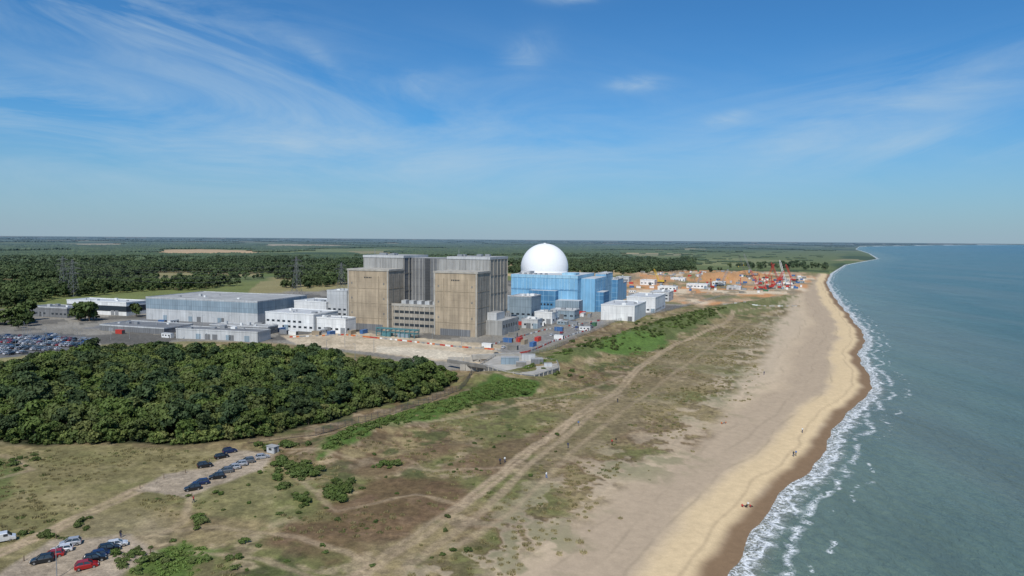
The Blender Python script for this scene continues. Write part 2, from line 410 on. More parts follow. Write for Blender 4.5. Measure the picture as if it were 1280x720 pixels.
# ---------------------------------------------------------- cars
def paint(name,c,metal=.3):
    m,nt,b=newmat(name);b.inputs['Roughness'].default_value=.32;b.inputs['Metallic'].default_value=metal
    b.inputs['Coat Weight'].default_value=.5;b.inputs['Coat Roughness'].default_value=.08
    p=N(nt,'ShaderNodeTexCoord').outputs['Object'];v=N(nt,'ShaderNodeVectorMath',operation='SCALE');v.inputs[0].default_value=c
    nt.links.new(mrange(nt,noise(nt,p,3,3),.3,.7,.88,1.06),v.inputs['Scale']);nt.links.new(v.outputs[0],b.inputs['Base Color']);return m
rub=mat_plain('tyre_rubber',(.02,.02,.02),.9,.1);hub=mat_plain('alloy',(.4,.4,.4),.4,.1,1,.7)
lampm=mat_plain('headlamp',(.7,.7,.7),.2,.05);tail=mat_plain('tail_lamp',(.35,.01,.01),.3,.05)
def car_mesh(p,kind):
    b=MB('parked_car')
    if kind=='van': st=[(-2.5,.4,1.9,.82),(-2.45,.3,2.0,.92),(0.9,.3,2.0,.95),(1.3,.3,1.35,.95),(1.8,.3,1.15,.92),(2.4,.3,.95,.88),(2.5,.4,.7,.8)]
    else:
        k=1.0 if kind=='hatch' else 1.14
        st=[(-2.1,.42,.72*k,.76),(-2.03,.28,.9*k,.84),(-1.3,.22,.97*k,.89),(0,.22,.96*k,.90),(.9,.22,.93*k,.89),(1.65,.24,.84*k,.86),(2.05,.3,.68*k,.78),(2.13,.4,.58*k,.68)]
    vs=[]
    for x,zb,zt,hw in st: vs+=[(x,-hw*.9,zt),(x,-hw,zt-.16),(x,-hw*.97,zb),(x,hw*.97,zb),(x,hw,zt-.16),(x,hw*.9,zt)]
    fs=[]
    for i in range(len(st)-1):
        for j in range(6): fs.append((i*6+j,i*6+(j+1)%6,(i+1)*6+(j+1)%6,(i+1)*6+j))
    fs.append(tuple(range(5,-1,-1)));fs.append(tuple(range((len(st)-1)*6,len(st)*6)));fs=[f[::-1] for f in fs]
    b.add(vs,fs,p)
    if kind=='van':
        b.add([(1.0,-.85,1.95),(1.0,.85,1.95),(1.75,.85,1.2),(1.75,-.85,1.2)],[(0,3,2,1)],'glass')
        b.box(.2,1.0,-.97,.97,1.25,1.8,'glass')
    else:
        z0=.93*k;z1=1.44*k;back=-1.98 if kind!='hatch' else -1.9
        B=[(back,-.80,z0),(1.1,-.80,z0),(1.1,.80,z0),(back,.80,z0)];T=[(-1.5,-.63,z1),(.3,-.63,z1),(.3,.63,z1),(-1.5,.63,z1)]
        b.add(B+T,[(0,1,5,4),(1,2,6,5),(2,3,7,6),(3,0,4,7),(4,5,6,7)],'glass')
        b.box(-1.55,.34,-.65,.65,z1-.03,z1+.05,p)
        for i in range(4): b.beam(B[i],T[i],.1,p)
        for s_ in (-1,1): b.beam((-.35,s_*.81,z0),(-.5,s_*.645,z1),.09,p)
        for s_ in (-1,1): b.box(.75,.95,s_*.98-.08,s_*.98+.08,z0+.02,z0+.17,p)
        for s_ in (-1,1): b.box(2.0,2.12,s_*.58-.16,s_*.58+.16,.58*k,.68*k,lampm);b.box(-2.12,-2.04,s_*.62-.14,s_*.62+.14,.68*k,.82*k,tail)
        b.box(2.1,2.16,-.4,.4,.36,.5,'dsteel')
    for x in (-1.3,1.32):
        for s_ in (-1,1):
            n=14
            for rr,yy,mm in ((.33,.92,rub),(.2,.935,hub)):
                y0=s_*.70;y1=s_*yy
                vs=[(x+rr*math.cos(2*math.pi*i/n),y0,.33+rr*math.sin(2*math.pi*i/n)) for i in range(n)]+[(x+rr*math.cos(2*math.pi*i/n),y1,.33+rr*math.sin(2*math.pi*i/n)) for i in range(n)]
                b.add(vs,[(i,(i+1)%n,n+(i+1)%n,n+i) for i in range(n)]+[tuple(range(n,2*n))],mm)
    o=b.build();me=o.data;bpy.data.objects.remove(o);return me
cols={'dark':(.015,.018,.022),'black':(.01,.01,.012),'silver':(.42,.43,.45),'grey':(.13,.14,.15),'white':(.72,.72,.72),'red':(.38,.015,.015),'navy':(.015,.03,.10),'blue':(.03,.10,.28)}
pm={k:paint('car_paint_'+k,v) for k,v in cols.items()}
cm={};
def cmesh(c,k):
    if (c,k) not in cm: cm[(c,k)]=car_mesh(pm[c],k)
    return cm[(c,k)]
cars=[(256,582,'dark','suv',35),(277,570,'black','hatch',40),(287,564,'navy','suv',40),(309,577,'grey','suv',205),(328,571,'silver','hatch',30),(300,581,'silver','hatch',205),(291,585,'silver','hatch',205),(282,589,'grey','suv',205),(271,596,'dark','suv',208),(251,603,'navy','hatch',208),(241,610,'dark','suv',208),
(88,677,'silver','suv',205),(77,685,'white','hatch',205),(66,692,'red','hatch',205),(53,699,'dark','suv',205),(108,706,'red','suv',30),(118,699,'black','suv',30),(127,692,'navy','hatch',30),(136,685,'dark','suv',30),(146,679,'white','hatch',30),(3,674,'white','van',35)]
for u,v,c,k,r_ in cars:
    x,y=GP(u,v,.5);put('parked_van' if k=='van' else 'parked_car',cmesh(c,k),x,y,R(r_),s=.97)
cp=bpy.data.objects.new('car_park_cars',None);scene.collection.objects.link(cp)
CPK=GL([(-260,462),(0,446),(60,438),(108,433),(120,424),(60,419),(-260,427)])
a0=R(14);xs=[p[0] for p in CPK];ys=[p[1] for p in CPK];cx0,cy0=min(xs)-40,min(ys)-20;ck=list(cols);nc=0
for i in range(-10,80):
    if i%3==2: continue
    for j in range(220):
        u=j*2.75;v=i*5.4
        x=cx0+u*math.cos(a0)+v*math.sin(a0);y=cy0-u*math.sin(a0)+v*math.cos(a0)
        if x<-420 or random.random()<.12: continue
        if inside(np.array([x]),np.array([y]),CPK)[0] and not hit(x,y,2):
            nc+=1;put('parked_car_row',cmesh(random.choice(['dark','silver','grey','white','white','silver','blue','red','grey','black']),random.choice(['hatch','suv'])),x,y,-a0+R(90)+random.choice([0,math.pi]),0,cp)
for k in range(26):
    u=random.uniform(600,750)
    v=448-(u-600)*.29+random.uniform(-5,3);x,y=GP(u,v)
    if not hit(x,y,2): put('parked_car',cmesh(random.choice(ck),'hatch'),x,y,R(90)-AN,0)
# ---------------------------------------------------------- pylons, lamps, cranes, fences
def pylon(u,v,H,a=.4):
    x,y=GP(u,v);b=MB('electricity_pylon',(x,y,0),a)
    def hw(z): return 4.2*(1-z/H)**1.15+.5
    lv=[0,.14,.28,.42,.54,.66,.76,.86,1];t=.22
    for i in range(len(lv)-1):
        z0,z1=lv[i]*H,lv[i+1]*H;a0_,a1=hw(z0),hw(z1);c0=[(-a0_,-a0_,z0),(a0_,-a0_,z0),(a0_,a0_,z0),(-a0_,a0_,z0)];c1=[(-a1,-a1,z1),(a1,-a1,z1),(a1,a1,z1),(-a1,a1,z1)]
        for j in range(4):
            k=(j+1)%4;b.beam(c0[j],c1[j],t,'pyl');b.beam(c0[j],c1[k],t*.6,'pyl');b.beam(c0[k],c1[j],t*.6,'pyl');b.beam(c1[j],c1[k],t*.6,'pyl')
    for z,L in ((.62,8),(.76,10.5),(.9,7)):
        z*=H
        for s_ in (-1,1):
            for q in (-.7,.7): b.beam((0,q,z+1.8),(s_*L,0,z),t*.6,'pyl');b.beam((0,q,z-.4),(s_*L,0,z),t*.7,'pyl')
            b.beam((s_*L,0,z),(s_*L,0,z-3),.2,'dsteel')
    b.build();return x,y
pl=[pylon(371,370,44),pylon(92,371,40,.2),pylon(80,366,42,.2),pylon(427,362,34)]
b=MB('power_lines')
def cat(p,q,sag):
    n=10;P=[]
    for i in range(n+1):
        t=i/n;P.append((p[0]+(q[0]-p[0])*t,p[1]+(q[1]-p[1])*t,p[2]+(q[2]-p[2])*t-sag*4*t*(1-t)))
    for i in range(n): b.beam(P[i],P[i+1],.1,'dsteel')
for i,j in ((0,1),(3,2)):
    for z,L in ((24,8),(30,10),(36,7)):
        for s_ in (-1,1): cat((pl[i][0]+s_*L,pl[i][1],z),(pl[j][0]+s_*L,pl[j][1],z),9)
b.build()
b=MB('street_lamp');b.cyl(0,0,0,9,.13,.07,'steel',8);b.beam((0,0,9),(1.3,0,9.3),.1,'steel');b.box(1.1,1.9,-.15,.15,9.2,9.35,'steel')
b.cyl(0,0,0,.4,.22,.2,'conc',8);o=b.build();lm=o.data;bpy.data.objects.remove(o)
for k in range(60):
    u,v=random.choice([(random.uniform(130,350),random.uniform(404,428)),(random.uniform(350,640),random.uniform(414,452)),(random.uniform(620,760),0),(random.uniform(-60,110),random.uniform(419,442))])
    if v==0: v=442-(u-620)*.29+random.uniform(-12,0)
    x,y=GP(u,v)
    if not hit(x,y,1): put('street_lamp',lm,x,y,random.uniform(0,6),0)
def crane(u,v,L,el,az,col='red'):
    x,y=GP(u,v);b=MB('crawler_crane',(x,y,hz(x,y)),-az)
    for s_ in (-1,1):
        b.box(-4.5,4.5,s_*3.1-.7,s_*3.1+.7,.15,1.5,'dsteel');b.cyl(4.3,s_*3.1,.1,1.6,.4,.4,'dsteel',8)
    b.cyl(0,0,1.4,2.1,1.6,1.6,'dsteel',12);b.box(-6,3,-1.7,1.7,2.1,4.4,col);b.box(-7.6,-6.02,-2.2,2.2,2.2,4.8,'dsteel')
    b.box(1.6,3.6,1.75,3.1,2.2,4.9,col);b.box(3.4,3.68,1.85,3.0,3.2,4.7,'glass')
    p=Vector((3,0,2.8));d=Vector((math.cos(el),0,math.sin(el)));nrm=Vector((-math.sin(el),0,math.cos(el)));n=int(L/3.2)
    def ring(t):
        w_=.2+.8*min(1,t*8,(1-t)*8+.1);c=p+d*(L*t);return [c+nrm*w_*a_+Vector((0,w_*b_,0)) for a_,b_ in ((-1,-1),(-1,1),(1,1),(1,-1))]
    for i in range(n):
        r0,r1=ring(i/n),ring((i+1)/n)
        for j in range(4): b.beam(r0[j],r1[j],.24,col);b.beam(r0[j],r1[(j+1)%4],.15,col)
    tip=p+d*L;mast=Vector((-4,0,12));b.beam((-2,0,4.4),mast,.35,col);b.beam(mast,(-6.5,0,4.6),.15,'dsteel');b.beam(mast,tip,.12,'dsteel')
    b.beam(tip,tip-Vector((0,0,L*.5)),.12,'dsteel');b.box(tip.x-.5,tip.x+.5,-.5,.5,tip.z-L*.5-1.4,tip.z-L*.5,'yellow');b.build()
for q in [(942,348,38,R(68),R(160),'steel'),(952,362,26,R(62),R(150),'red'),(964,361,28,R(50),R(20),'red'),(985,357,36,R(74),R(170),'wpaint'),(992,352,28,R(62),R(120),'red'),(935,350,38,R(70),R(165),'dsteel'),(958,350,28,R(58),R(30),'red'),(870,358,22,R(60),R(40),'steel'),(826,354,20,R(66),R(150),'yellow'),(975,352,30,R(66),R(140),'red'),(900,358,24,R(60),R(30),'steel')]: crane(*q)
def piling(u,v,H):
    x,y=GP(u,v);b=MB('piling_rig',(x,y,hz(x,y)),random.uniform(0,6))
    b.box(-3,3,-2.2,-1.2,0,1.2,'dsteel');b.box(-3,3,1.2,2.2,0,1.2,'dsteel');b.box(-3,1.5,-1.4,1.4,1.25,3.6,'red')
    b.box(2.4,3.0,-.3,.3,.8,H,'red');b.beam((0,0,3.6),(2.3,0,H*.6),.3,'red');b.cyl(3.5,0,.5,H*.8,.3,.3,'steel',8);b.box(2.1,4.1,-.6,.6,H,H+1,'red');b.build()
for u,v,H in ((944,362,15),(957,363,18),(975,361,17),(966,358,14),(925,360,13),(985,360,15),(950,356,14),(890,360,12)): piling(u,v,H)
def fence(name,L,h,step,k,kind):
    P=GL(L);b=MB(name);c=0
    for i in range(len(P)-1):
        (ax,ay),(bx,by)=P[i],P[i+1];D_=math.hypot(bx-ax,by-ay);n=max(1,int(D_/step))
        T=np.linspace(0,1,n+1);X=ax+(bx-ax)*T;Y=ay+(by-ay)*T;Z=height(X,Y)
        for j in range(n):
            p=(X[j],Y[j],Z[j]);q=(X[j+1],Y[j+1],Z[j+1])
            if kind=='mesh':
                b.beam(p,(p[0],p[1],p[2]+h),.12,k)
                for zz in np.linspace(.1,1,9): b.beam((p[0],p[1],p[2]+h*zz),(q[0],q[1],q[2]+h*zz),.05,k)
            else:
                c+=1;kk=random.choice(k)
                dx,dy=(q[0]-p[0]),(q[1]-p[1]);l=math.hypot(dx,dy);nx,ny=-dy/l*.15,dx/l*.15;z0=min(p[2],q[2])+.02
                if random.random()<.08: continue
                b.prism([(p[0]+nx,p[1]+ny),(p[0]-nx,p[1]-ny),(p[0]-nx+dx*.93,p[1]-ny+dy*.93),(p[0]+nx+dx*.93,p[1]+ny+dy*.93)],z0,z0+h,kk)
    b.build()
fence('security_fence',[(395,548),(440,535),(480,523),(530,508),(575,490),(596,474)],2.4,3,'dsteel','mesh')
fence('security_fence',[(310,556),(350,552),(395,548)],1.4,3,'wood','mesh')
fence('perimeter_fence',[(640,452),(690,437),(740,415),(765,404),(850,385),(900,372)],2.4,4,'steel','mesh')
fence('safety_barrier',[(362,422),(430,419),(500,426),(570,434),(626,438)],.9,2.0,['red','wpaint','steel','conc','orange'],'b')
fence('safety_barrier',[(600,436),(640,424),(680,413),(740,403)],.9,2.2,['wpaint','red','conc','steel'],'b')
fence('safety_barrier',[(626,446),(660,441),(690,428),(740,411)],.9,2.2,['red','wpaint','steel'],'b')
fence('safety_barrier',[(770,366),(860,368),(930,366)],1.0,3,['stain','conc','stain'],'b')
fence('safety_barrier',[(390,413),(440,417)],1.2,2.5,['orange','wpaint','conc'],'b')
fence('construction_barrier',[(900,381),(940,384),(1000,383)],1.2,3,['stain','wpaint','conc'],'b')
fence('retaining_wall',[(560,452),(600,452),(640,446)],2.6,6,['conc'],'b')
b=MB('sea_outfall_platform')
P=GL([(600,464),(632,474),(668,478),(699,468),(696,460),(660,452),(620,452)]);b.prism(P,-1,3.0,'cdark','conc')
for i in range(len(P)):
    (ax,ay),(bx,by)=P[i],P[(i+1)%len(P)];l=math.hypot(bx-ax,by-ay)
    b.beam((ax,ay,3.5),(bx,by,3.5),.35,'conc');b.beam((ax,ay,4.2),(bx,by,4.2),.1,'steel')
    for j in range(int(l/4)):
        t=j*4/l;b.box(ax+(bx-ax)*t-.25,ax+(bx-ax)*t+.25,ay+(by-ay)*t-.25,ay+(by-ay)*t+.25,-.5,3.9,'conc')
for u,v,w_,d_,h_,k in ((626,463,9,5,6.5,'bgrey'),(645,466,5,4,5.2,'cdark'),(664,463,6,5,5.6,'dgrey'),(680,466,4,3,4.6,'lgrey'),(652,458,7,4,6,'lgrey')):
    x,y=GP(u,v);b.box(x,x+w_,y,y+d_,2.9,h_,k,'roof')
for i in range(7):
    x,y=GP(575+i*7,462+i*.4);b.box(x,x+2.6,y,y+.5,-.5,2.6,'conc')
x0,y0=GP(560,458);x1,y1=GP(608,466);b.beam((x0,y0,2.9),(x1,y1,2.9),1.6,'cdark')
x0,y0=GP(590,452);x1,y1=GP(650,449);b.beam((x0,y0,2.4),(x1,y1,2.4),2.4,'conc')
b.build()
x,y=GP(341,566);b=MB('ticket_hut',(x,y,hz(x,y)),.5);b.box(-1.5,1.5,-1,1,0,2.0,'lgrey');b.prism([(-1.7,-1.2),(1.7,-1.2),(1.7,1.2),(-1.7,1.2)],2.0,2.12,'roof');b.box(-.6,.6,-1.05,-.9,.9,1.6,'glass');b.box(1,1.55,-.6,.3,.05,1.8,'dgrey');b.build()
b=MB('wooden_post');b.cyl(0,0,-.2,1.15,.11,.09,'wood',8);b.cyl(0,0,1.15,1.22,.09,.03,'wood',8);o=b.build();pmz=o.data;bpy.data.objects.remove(o)
for u,v in [(175,612),(205,600),(240,622),(232,592),(262,578),(350,573),(340,582),(70,672),(150,669),(188,690),(30,700)]:
    x,y=GP(u,v);put('wooden_post',pmz,x,y,0)
x,y=GP(71,720);b=MB('lamp_post',(x,y,hz(x,y)),0);b.cyl(0,0,0,6,.09,.06,'steel',8);b.box(-.15,.5,-.1,.1,5.95,6.08,'steel');b.build()
# ---------------------------------------------------------- people
def cmat(n,c): return mat_plain(n,c,.8,.1,4)
skin=cmat('skin',(.45,.27,.19));hair=cmat('hair',(.04,.025,.015))
def person(u,v,shirt,trou,pose='walk',rot=0,s=1):
    x,y=GP(u,v,-.6 if u>800 else 0)
    if pose=='sit':
        J=[(0,0,.12),(-.05,0,.34),(-.1,0,.6),(-.1,0,.7),(-.08,0,.86),(0,.1,.12),(.42,.16,.42),(.7,.17,.06),(.84,.17,.05),(0,-.1,.12),(.45,-.13,.38),(.75,-.12,.06),(.88,-.12,.05),(-.1,.19,.58),(-.02,.27,.34),(.22,.2,.36),(-.1,-.19,.58),(-.2,-.27,.3),(-.3,-.25,.06)]
    else:
        J=[(0,0,.92),(0,0,1.12),(.01,0,1.42),(.02,0,1.52),(.04,0,1.66),(0,.1,.9),(.16,.1,.5),(.08,.1,.08),(.2,.1,.05),(0,-.1,.9),(-.06,-.1,.5),(-.28,-.1,.1),(-.18,-.1,.05),(0,.2,1.4),(-.08,.25,1.12),(.08,.24,.88),(0,-.2,1.4),(.08,-.25,1.12),(.25,-.22,.92)]
    rad_=[.15,.14,.15,.06,.105,.1,.075,.05,.045,.1,.075,.05,.045,.07,.05,.035,.07,.05,.035]
    E=[(0,1),(1,2),(2,3),(3,4),(0,5),(5,6),(6,7),(7,8),(0,9),(9,10),(10,11),(11,12),(2,13),(13,14),(14,15),(2,16),(16,17),(17,18)]
    me=bpy.data.meshes.new('person_body');me.from_pydata(J,E,[]);o=bpy.data.objects.new('person',me);scene.collection.objects.link(o)
    m=o.modifiers.new('skin','SKIN')
    for i,r_ in enumerate(rad_): me.skin_vertices[0].data[i].radius=(r_,r_)
    me.skin_vertices[0].data[0].use_root=True
    o.modifiers.new('sub','SUBSURF').levels=1
    dg=bpy.context.evaluated_depsgraph_get();me2=bpy.data.meshes.new_from_object(o.evaluated_get(dg));o.modifiers.clear();o.data=me2
    for mm in (skin,hair,shirt,trou): me2.materials.append(mm)
    for p in me2.polygons:
        c=p.center
        bd=[(Vector(J[i])-c).length/rad_[i] for i in range(len(J))]
        i=min(range(len(J)),key=lambda k:bd[k])
        p.material_index={4:0,3:0,15:0,18:0,8:1,12:1}.get(i,3 if i in (0,5,6,7,9,10,11) else 2)
        if i==4 and (c.z>J[4][2]+.02 or c.x<J[4][0]-.03): p.material_index=1
        p.use_smooth=True
    o.location=(x,y,hz(x,y));o.rotation_euler=(0,0,rot);o.scale=(s,s,s)
S={k:cmat('cloth_'+k,c) for k,c in dict(red=(.45,.03,.03),navy=(.02,.03,.09),white=(.65,.65,.63),black=(.015,.015,.015),blue=(.05,.15,.4),khaki=(.2,.16,.09),orange=(.6,.15,.02)).items()}
for a_ in [(928,628,'red','navy','sit',1),(933,628,'black','navy','sit',2),(938,627,'red','black','sit',.4),(935,625,'white','khaki','sit',4),(992,566,'black','navy','walk',1.3),(995,565,'blue','khaki','walk',1.3),
 (151,671,'black','navy','walk',2),(242,628,'red','navy','walk',0),(625,582,'navy','black','walk',1),(631,580,'white','navy','walk',1),(765,556,'red','black','walk',.8),(770,554,'black','khaki','walk',.8),(902,531,'orange','navy','sit',.8),(907,530,'orange','navy','sit',2.8),(723,534,'blue','khaki','walk',1),(683,598,'white','blue','walk',2),(1003,538,'white','navy','walk',1),(955,470,'navy','navy','walk',1),(772,505,'black','navy','walk',1),(710,560,'navy','navy','walk',1)]:
    person(a_[0],a_[1],S[a_[2]],S[a_[3]],a_[4],a_[5],1.05)
# ---------------------------------------------------------- ground mesh
ang=np.concatenate([np.arange(-180,-42,3.0),np.arange(-42,42.01,.085),np.arange(45,180,3.0)])
angr=np.radians(ang)
rows=np.concatenate([np.array([2,15,30,45,60,75,88,98.]),F*CAMZ/np.arange(525,25,-1.45),F*CAMZ/np.arange(25,1.1,-.6),[60000.,75000.]])
nr,na=len(rows),len(ang)
RR,AA=np.meshgrid(rows,angr,indexing='ij');X=(RR*np.sin(AA)).ravel();Y=(RR*np.cos(AA)).ravel()
sd=shore(X,Y);Z=height(X,Y,sd);rr=np.hypot(X,Y)
def C(*c): return np.array(c,float)
col=np.zeros((len(X),3));amp_=np.ones(len(X))
def put_(m,c,idx=None):
    global col
    if idx is None: col=col*(1-m[:,None])+np.asarray(c)*m[:,None]
    else: col[idx]=col[idx]*(1-m[:,None])+np.asarray(c)*m[:,None]
ca,sa=math.cos(.35),math.sin(.35)
qx=(X*ca+Y*sa)/420+(fbm(X,Y,900,2,31)-.5)*.6;qy=(-X*sa+Y*ca)/620+(fbm(X,Y,800,2,32)-.5)*.5
cell=h2(np.floor(qx).astype(np.int64),np.floor(qy).astype(np.int64),9)
qx=(X*.96+Y*.1)/700+(fbm(X,Y,2500,2,35)-.5)*.8;qy=(-X*.1+Y)/2300+(fbm(X,Y,2500,2,36)-.5)*.8
cell2=h2(np.floor(qx).astype(np.int64),np.floor(qy).astype(np.int64),19)
cell=np.where(rr>3600,cell2,cell)
pal=np.array([(.045,.07,.022),(.10,.13,.04),(.14,.16,.055),(.15,.17,.06),(.06,.085,.026),(.24,.21,.10),(.44,.33,.18),(.09,.12,.035)])
col[:]=pal[(cell*7.99).astype(int)]
col*= (.8+.5*fbm(X,Y,60,4,33))[:,None]
def polym(L,soft=2,amp=0,ns=20,seed=50,idx=None,world=None):
    P=world if world is not None else GL(L)
    x,y=(X,Y) if idx is None else (X[idx],Y[idx])
    s_=sdp(x,y,P)
    if amp: s_=s_+(fbm(x,y,ns,4,seed)-.5)*2*amp
    return sm(-soft,soft,s_)
put_(polym([(860,337),(1035,337),(1050,322),(1062,316),(1000,313),(900,316),(830,319),(800,324),(840,333)],20,40,200),C(.125,.15,.05)*1)
put_(polym([(860,332),(960,333),(1000,326),(900,322)],20,60,150,51),C(.19,.20,.08))
put_(polym([(190,318),(320,318),(325,313.5),(250,311.5),(195,312.5)],30),C(.50,.34,.18))
put_(polym([(560,323),(600,323),(600,319.5),(560,319.5)],30),C(.38,.26,.14))
put_(polym([(330,307.5),(430,308.5),(430,306),(330,305)],100),C(.44,.35,.22))
put_(polym([(90,306.5),(160,306.5),(160,304.5),(90,304.5)],100),C(.40,.32,.2))
put_(polym([(760,320),(860,320),(850,317),(770,317)],60),C(.22,.21,.11))
put_(polym([(-200,366),(60,360),(180,357),(335,351),(335,345.5),(180,349),(-200,353)],10,15,60),C(.12,.15,.055))
put_(polym([(390,345),(640,342),(640,337),(390,340)],10,15,60),C(.11,.14,.05))
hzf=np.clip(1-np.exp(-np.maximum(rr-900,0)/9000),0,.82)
col=col*(1-hzf[:,None])+np.array(HAZE_TINT)*hzf[:,None]  # distance haze painted into the ground colour, no real scattering
loc=np.where((rr<1600)&(sd>-30))[0];x,y=X[loc],Y[loc];s1=sd[loc];r1=rr[loc]
inplant=sdp(x,y,PLANT)
dunezone=sm(-40,0,-(dline(x,y,coast)-330))*sm(1500,1100,r1)
near=np.clip(dunezone+sm(330,290,r1),0,1)
n1=fbm(x,y,22,5,61);n2=fbm(x,y,6,4,62);n3=fbm(x,y,55,3,63);n4=fbm(x,y,2.2,3,64)
base=C(.25,.195,.10)*np.ones((len(x),3))
base=base*(1-sm(.46,.62,n1)[:,None])+C(.155,.15,.058)*sm(.46,.62,n1)[:,None]
m_=sm(.50,.60,n3)*sm(.35,.55,n2);base=base*(1-m_[:,None]*.85)+C(.145,.095,.052)*m_[:,None]*.85
m_=sm(.57,.68,n2);base=base*(1-m_[:,None]*.65)+C(.37,.285,.18)*m_[:,None]*.65
m_=sm(.55,.63,fbm(x,y,9,4,66))*sm(.42,.58,fbm(x,y,40,2,67));base=base*(1-m_[:,None]*.8)+C(.075,.09,.03)*m_[:,None]*.8
m_=sm(.57,.64,fbm(x,y,5,4,68));base=base*(1-m_[:,None]*.5)+C(.10,.075,.045)*m_[:,None]*.5
base*=(.70+.6*n4)[:,None]
col[loc]=col[loc]*(1-near[:,None])+base*near[:,None]
def L_(L,c,soft=1.5,amp=3,ns=9,seed=70,op=1,world=None):
    m=polym(L,soft,amp,ns,seed,loc,world)*op
    put_(m,np.asarray(c)*(.75+.5*n2)[:,None]*(.85+.3*n4)[:,None],loc)
L_([(-120,600),(0,560),(50,560),(250,563),(310,572),(280,600),(200,640),(130,690),(60,720),(-120,800)],C(.195,.17,.075),3,6,20,op=.7)
L_([(0,575),(30,585),(20,620),(-80,660),(-80,560)],C(.10,.125,.038),2,5,10,71,.8)
L_([(350,672),(380,645),(440,615),(500,598),(575,600),(590,620),(560,645),(500,672),(430,695),(360,690)],C(.14,.085,.048),3,6,9,72,.8)
L_([(560,585),(600,560),(650,548),(690,535),(700,545),(660,575),(620,600)],C(.16,.105,.06),3,6,12,73,.75)
L_([(480,600),(540,575),(600,560),(560,552),(480,572),(440,592)],C(.15,.10,.055),3,6,12,74,.7)
L_([(640,560),(740,500),(800,470),(840,470),(780,520),(700,575)],C(.165,.12,.065),3,6,12,74,.5)
L_([(300,575),(340,585),(400,620),(420,650),(330,650),(250,640),(240,615)],C(.165,.165,.064),3,6,12,75,.6)
L_([(700,520),(830,440),(900,412),(990,390),(985,420),(940,450),(860,490),(780,540),(700,590),(660,600)],C(.205,.165,.09),4,6,15,76,.5)
L_([(398,580),(400,560),(440,545),(480,528),(560,504),(620,478),(675,484),(665,494),(610,505),(550,528),(480,545),(440,560)],C(.075,.125,.028),1.5,4,7,77)
L_([(650,470),(700,448),(760,428),(820,406),(880,392),(920,388),(890,402),(830,428),(760,446),(700,460)],C(.095,.12,.038),3,8,12,78,.9)
L_([(740,445),(770,425),(830,420),(835,432),(790,445)],C(.095,.16,.035),2,4,12,79,.9)
L_([(890,395),(900,384),(1000,368),(1020,350),(1000,380),(950,392)],C(.13,.145,.055),3,8,12,80,.7)
L_([(60,665),(120,640),(200,650),(210,672),(120,668)],C(.23,.19,.11),3,6,12,81,.6)
L_([(150,720),(180,690),(230,672),(268,690),(240,725)],C(.09,.14,.032),1.5,4,6,82,.9)
SL=GL([(560,760),(610,722),(655,695),(700,665),(735,630),(765,605),(800,585),(850,562),(895,520),(925,480),(950,440),(968,410),(985,385),(1000,362),(1012,346),(1040,333),(1060,327)])
swl=[(-360,-900),(-160,-120)]+SL
bp=swl+[(3000,4000),(3000,-900)]
sb=sdp(x,y,bp)
along=(x*.45+y*.89)
st=fbm(s1*3.2+6*fbm(x,y,50,2,90),along*.16,9,4,91)
sand=C(.50,.39,.262)*np.ones((len(x),3))*(.90+.2*st)[:,None]
grey=sm(14,20,s1+6*(n1-.5))*sm(42,30,s1+12*(n1-.5));sand=sand*(1-.75*grey[:,None])+C(.37,.285,.20)*.75*grey[:,None]
br=sm(3,6,s1)*sm(19,13,s1+6*(n1-.5));sand=sand*(1-br[:,None])+C(.60,.455,.27)*br[:,None]
up=sm(34,48,s1);sand=sand*(1-.5*up[:,None])+C(.44,.355,.26)*.5*up[:,None]
sand*=(.95+.10*n4)[:,None]
m=sm(-5,5,sb+14*(n1-.5)+9*(n2-.5));m=np.maximum(m,sm(-24,-2,sb)*sm(.50,.58,n2)*.8)
put_(m,sand,loc);amp_[loc]=1-.72*m
m=sm(16,0,sb)*sm(-30,-5,sb)*sm(.55,.66,n2)*sm(.4,.6,n1);put_(m*.6,C(.14,.15,.07),loc)
wet=sm(6.6,2.8,s1+3*(fbm(x,y,14,3,95)-.5));put_(wet,C(.215,.14,.08),loc)
drift=sm(.8,0,np.abs(s1-8.3-3*(fbm(x,y,20,3,96)-.5)))*.35;put_(drift,C(.26,.19,.12),loc)
for q,sdd,am in ((17,97,5),(24,197,7),(31,198,8),(40,199,10)):
    drift=sm(.8,0,np.abs(s1-q-am*(fbm(x,y,30,3,sdd)-.5)))*.4*sm(.35,.6,fbm(x,y,16,3,sdd+5));put_(drift,C(.26,.205,.14),loc)
m=sm(-2,2,inplant+2*(n2-.5));pg=C(.25,.23,.195)*(.6+.7*fbm(x,y,25,4,98))[:,None]*(.85+.3*n4)[:,None]
pg=np.where((fbm(x,y,40,2,99)>.55)[:,None],pg*C(.55,.56,.58),pg);put_(m,pg,loc)
L_([(-300,466),(0,448),(60,440),(112,435),(124,422),(60,416),(-300,425)],C(.13,.13,.13),1,0)
L_([(95,412),(250,407),(330,403),(335,396),(180,398)],C(.18,.18,.18),1,1)
L_([(352,420),(430,414),(560,426),(628,431),(645,440),(604,455),(560,452),(470,441),(370,430)],C(.50,.41,.29),1,1.5,8,83)
m=polym([(352,420),(430,414),(560,426),(628,431),(645,440),(604,455),(560,452),(470,441),(370,430)],1,0,8,83,loc)*sm(.5,.58,fbm(x,y,11,4,160));put_(m*.7,C(.36,.29,.20),loc)
L_([(470,432),(560,438),(600,446),(560,450),(470,440)],C(.60,.53,.41),1,2,8,84,.7)
cs_=[(770,378),(785,343),(860,336),(960,334),(1024,340),(1006,364),(960,376),(880,382)]
L_(cs_,C(.43,.29,.175),4,10,40,85)
cz_=polym(cs_,4,10,40,85,loc);g1=fbm(x,y*.5,26,4,161);g2=fbm(x,y*.5,40,3,162)
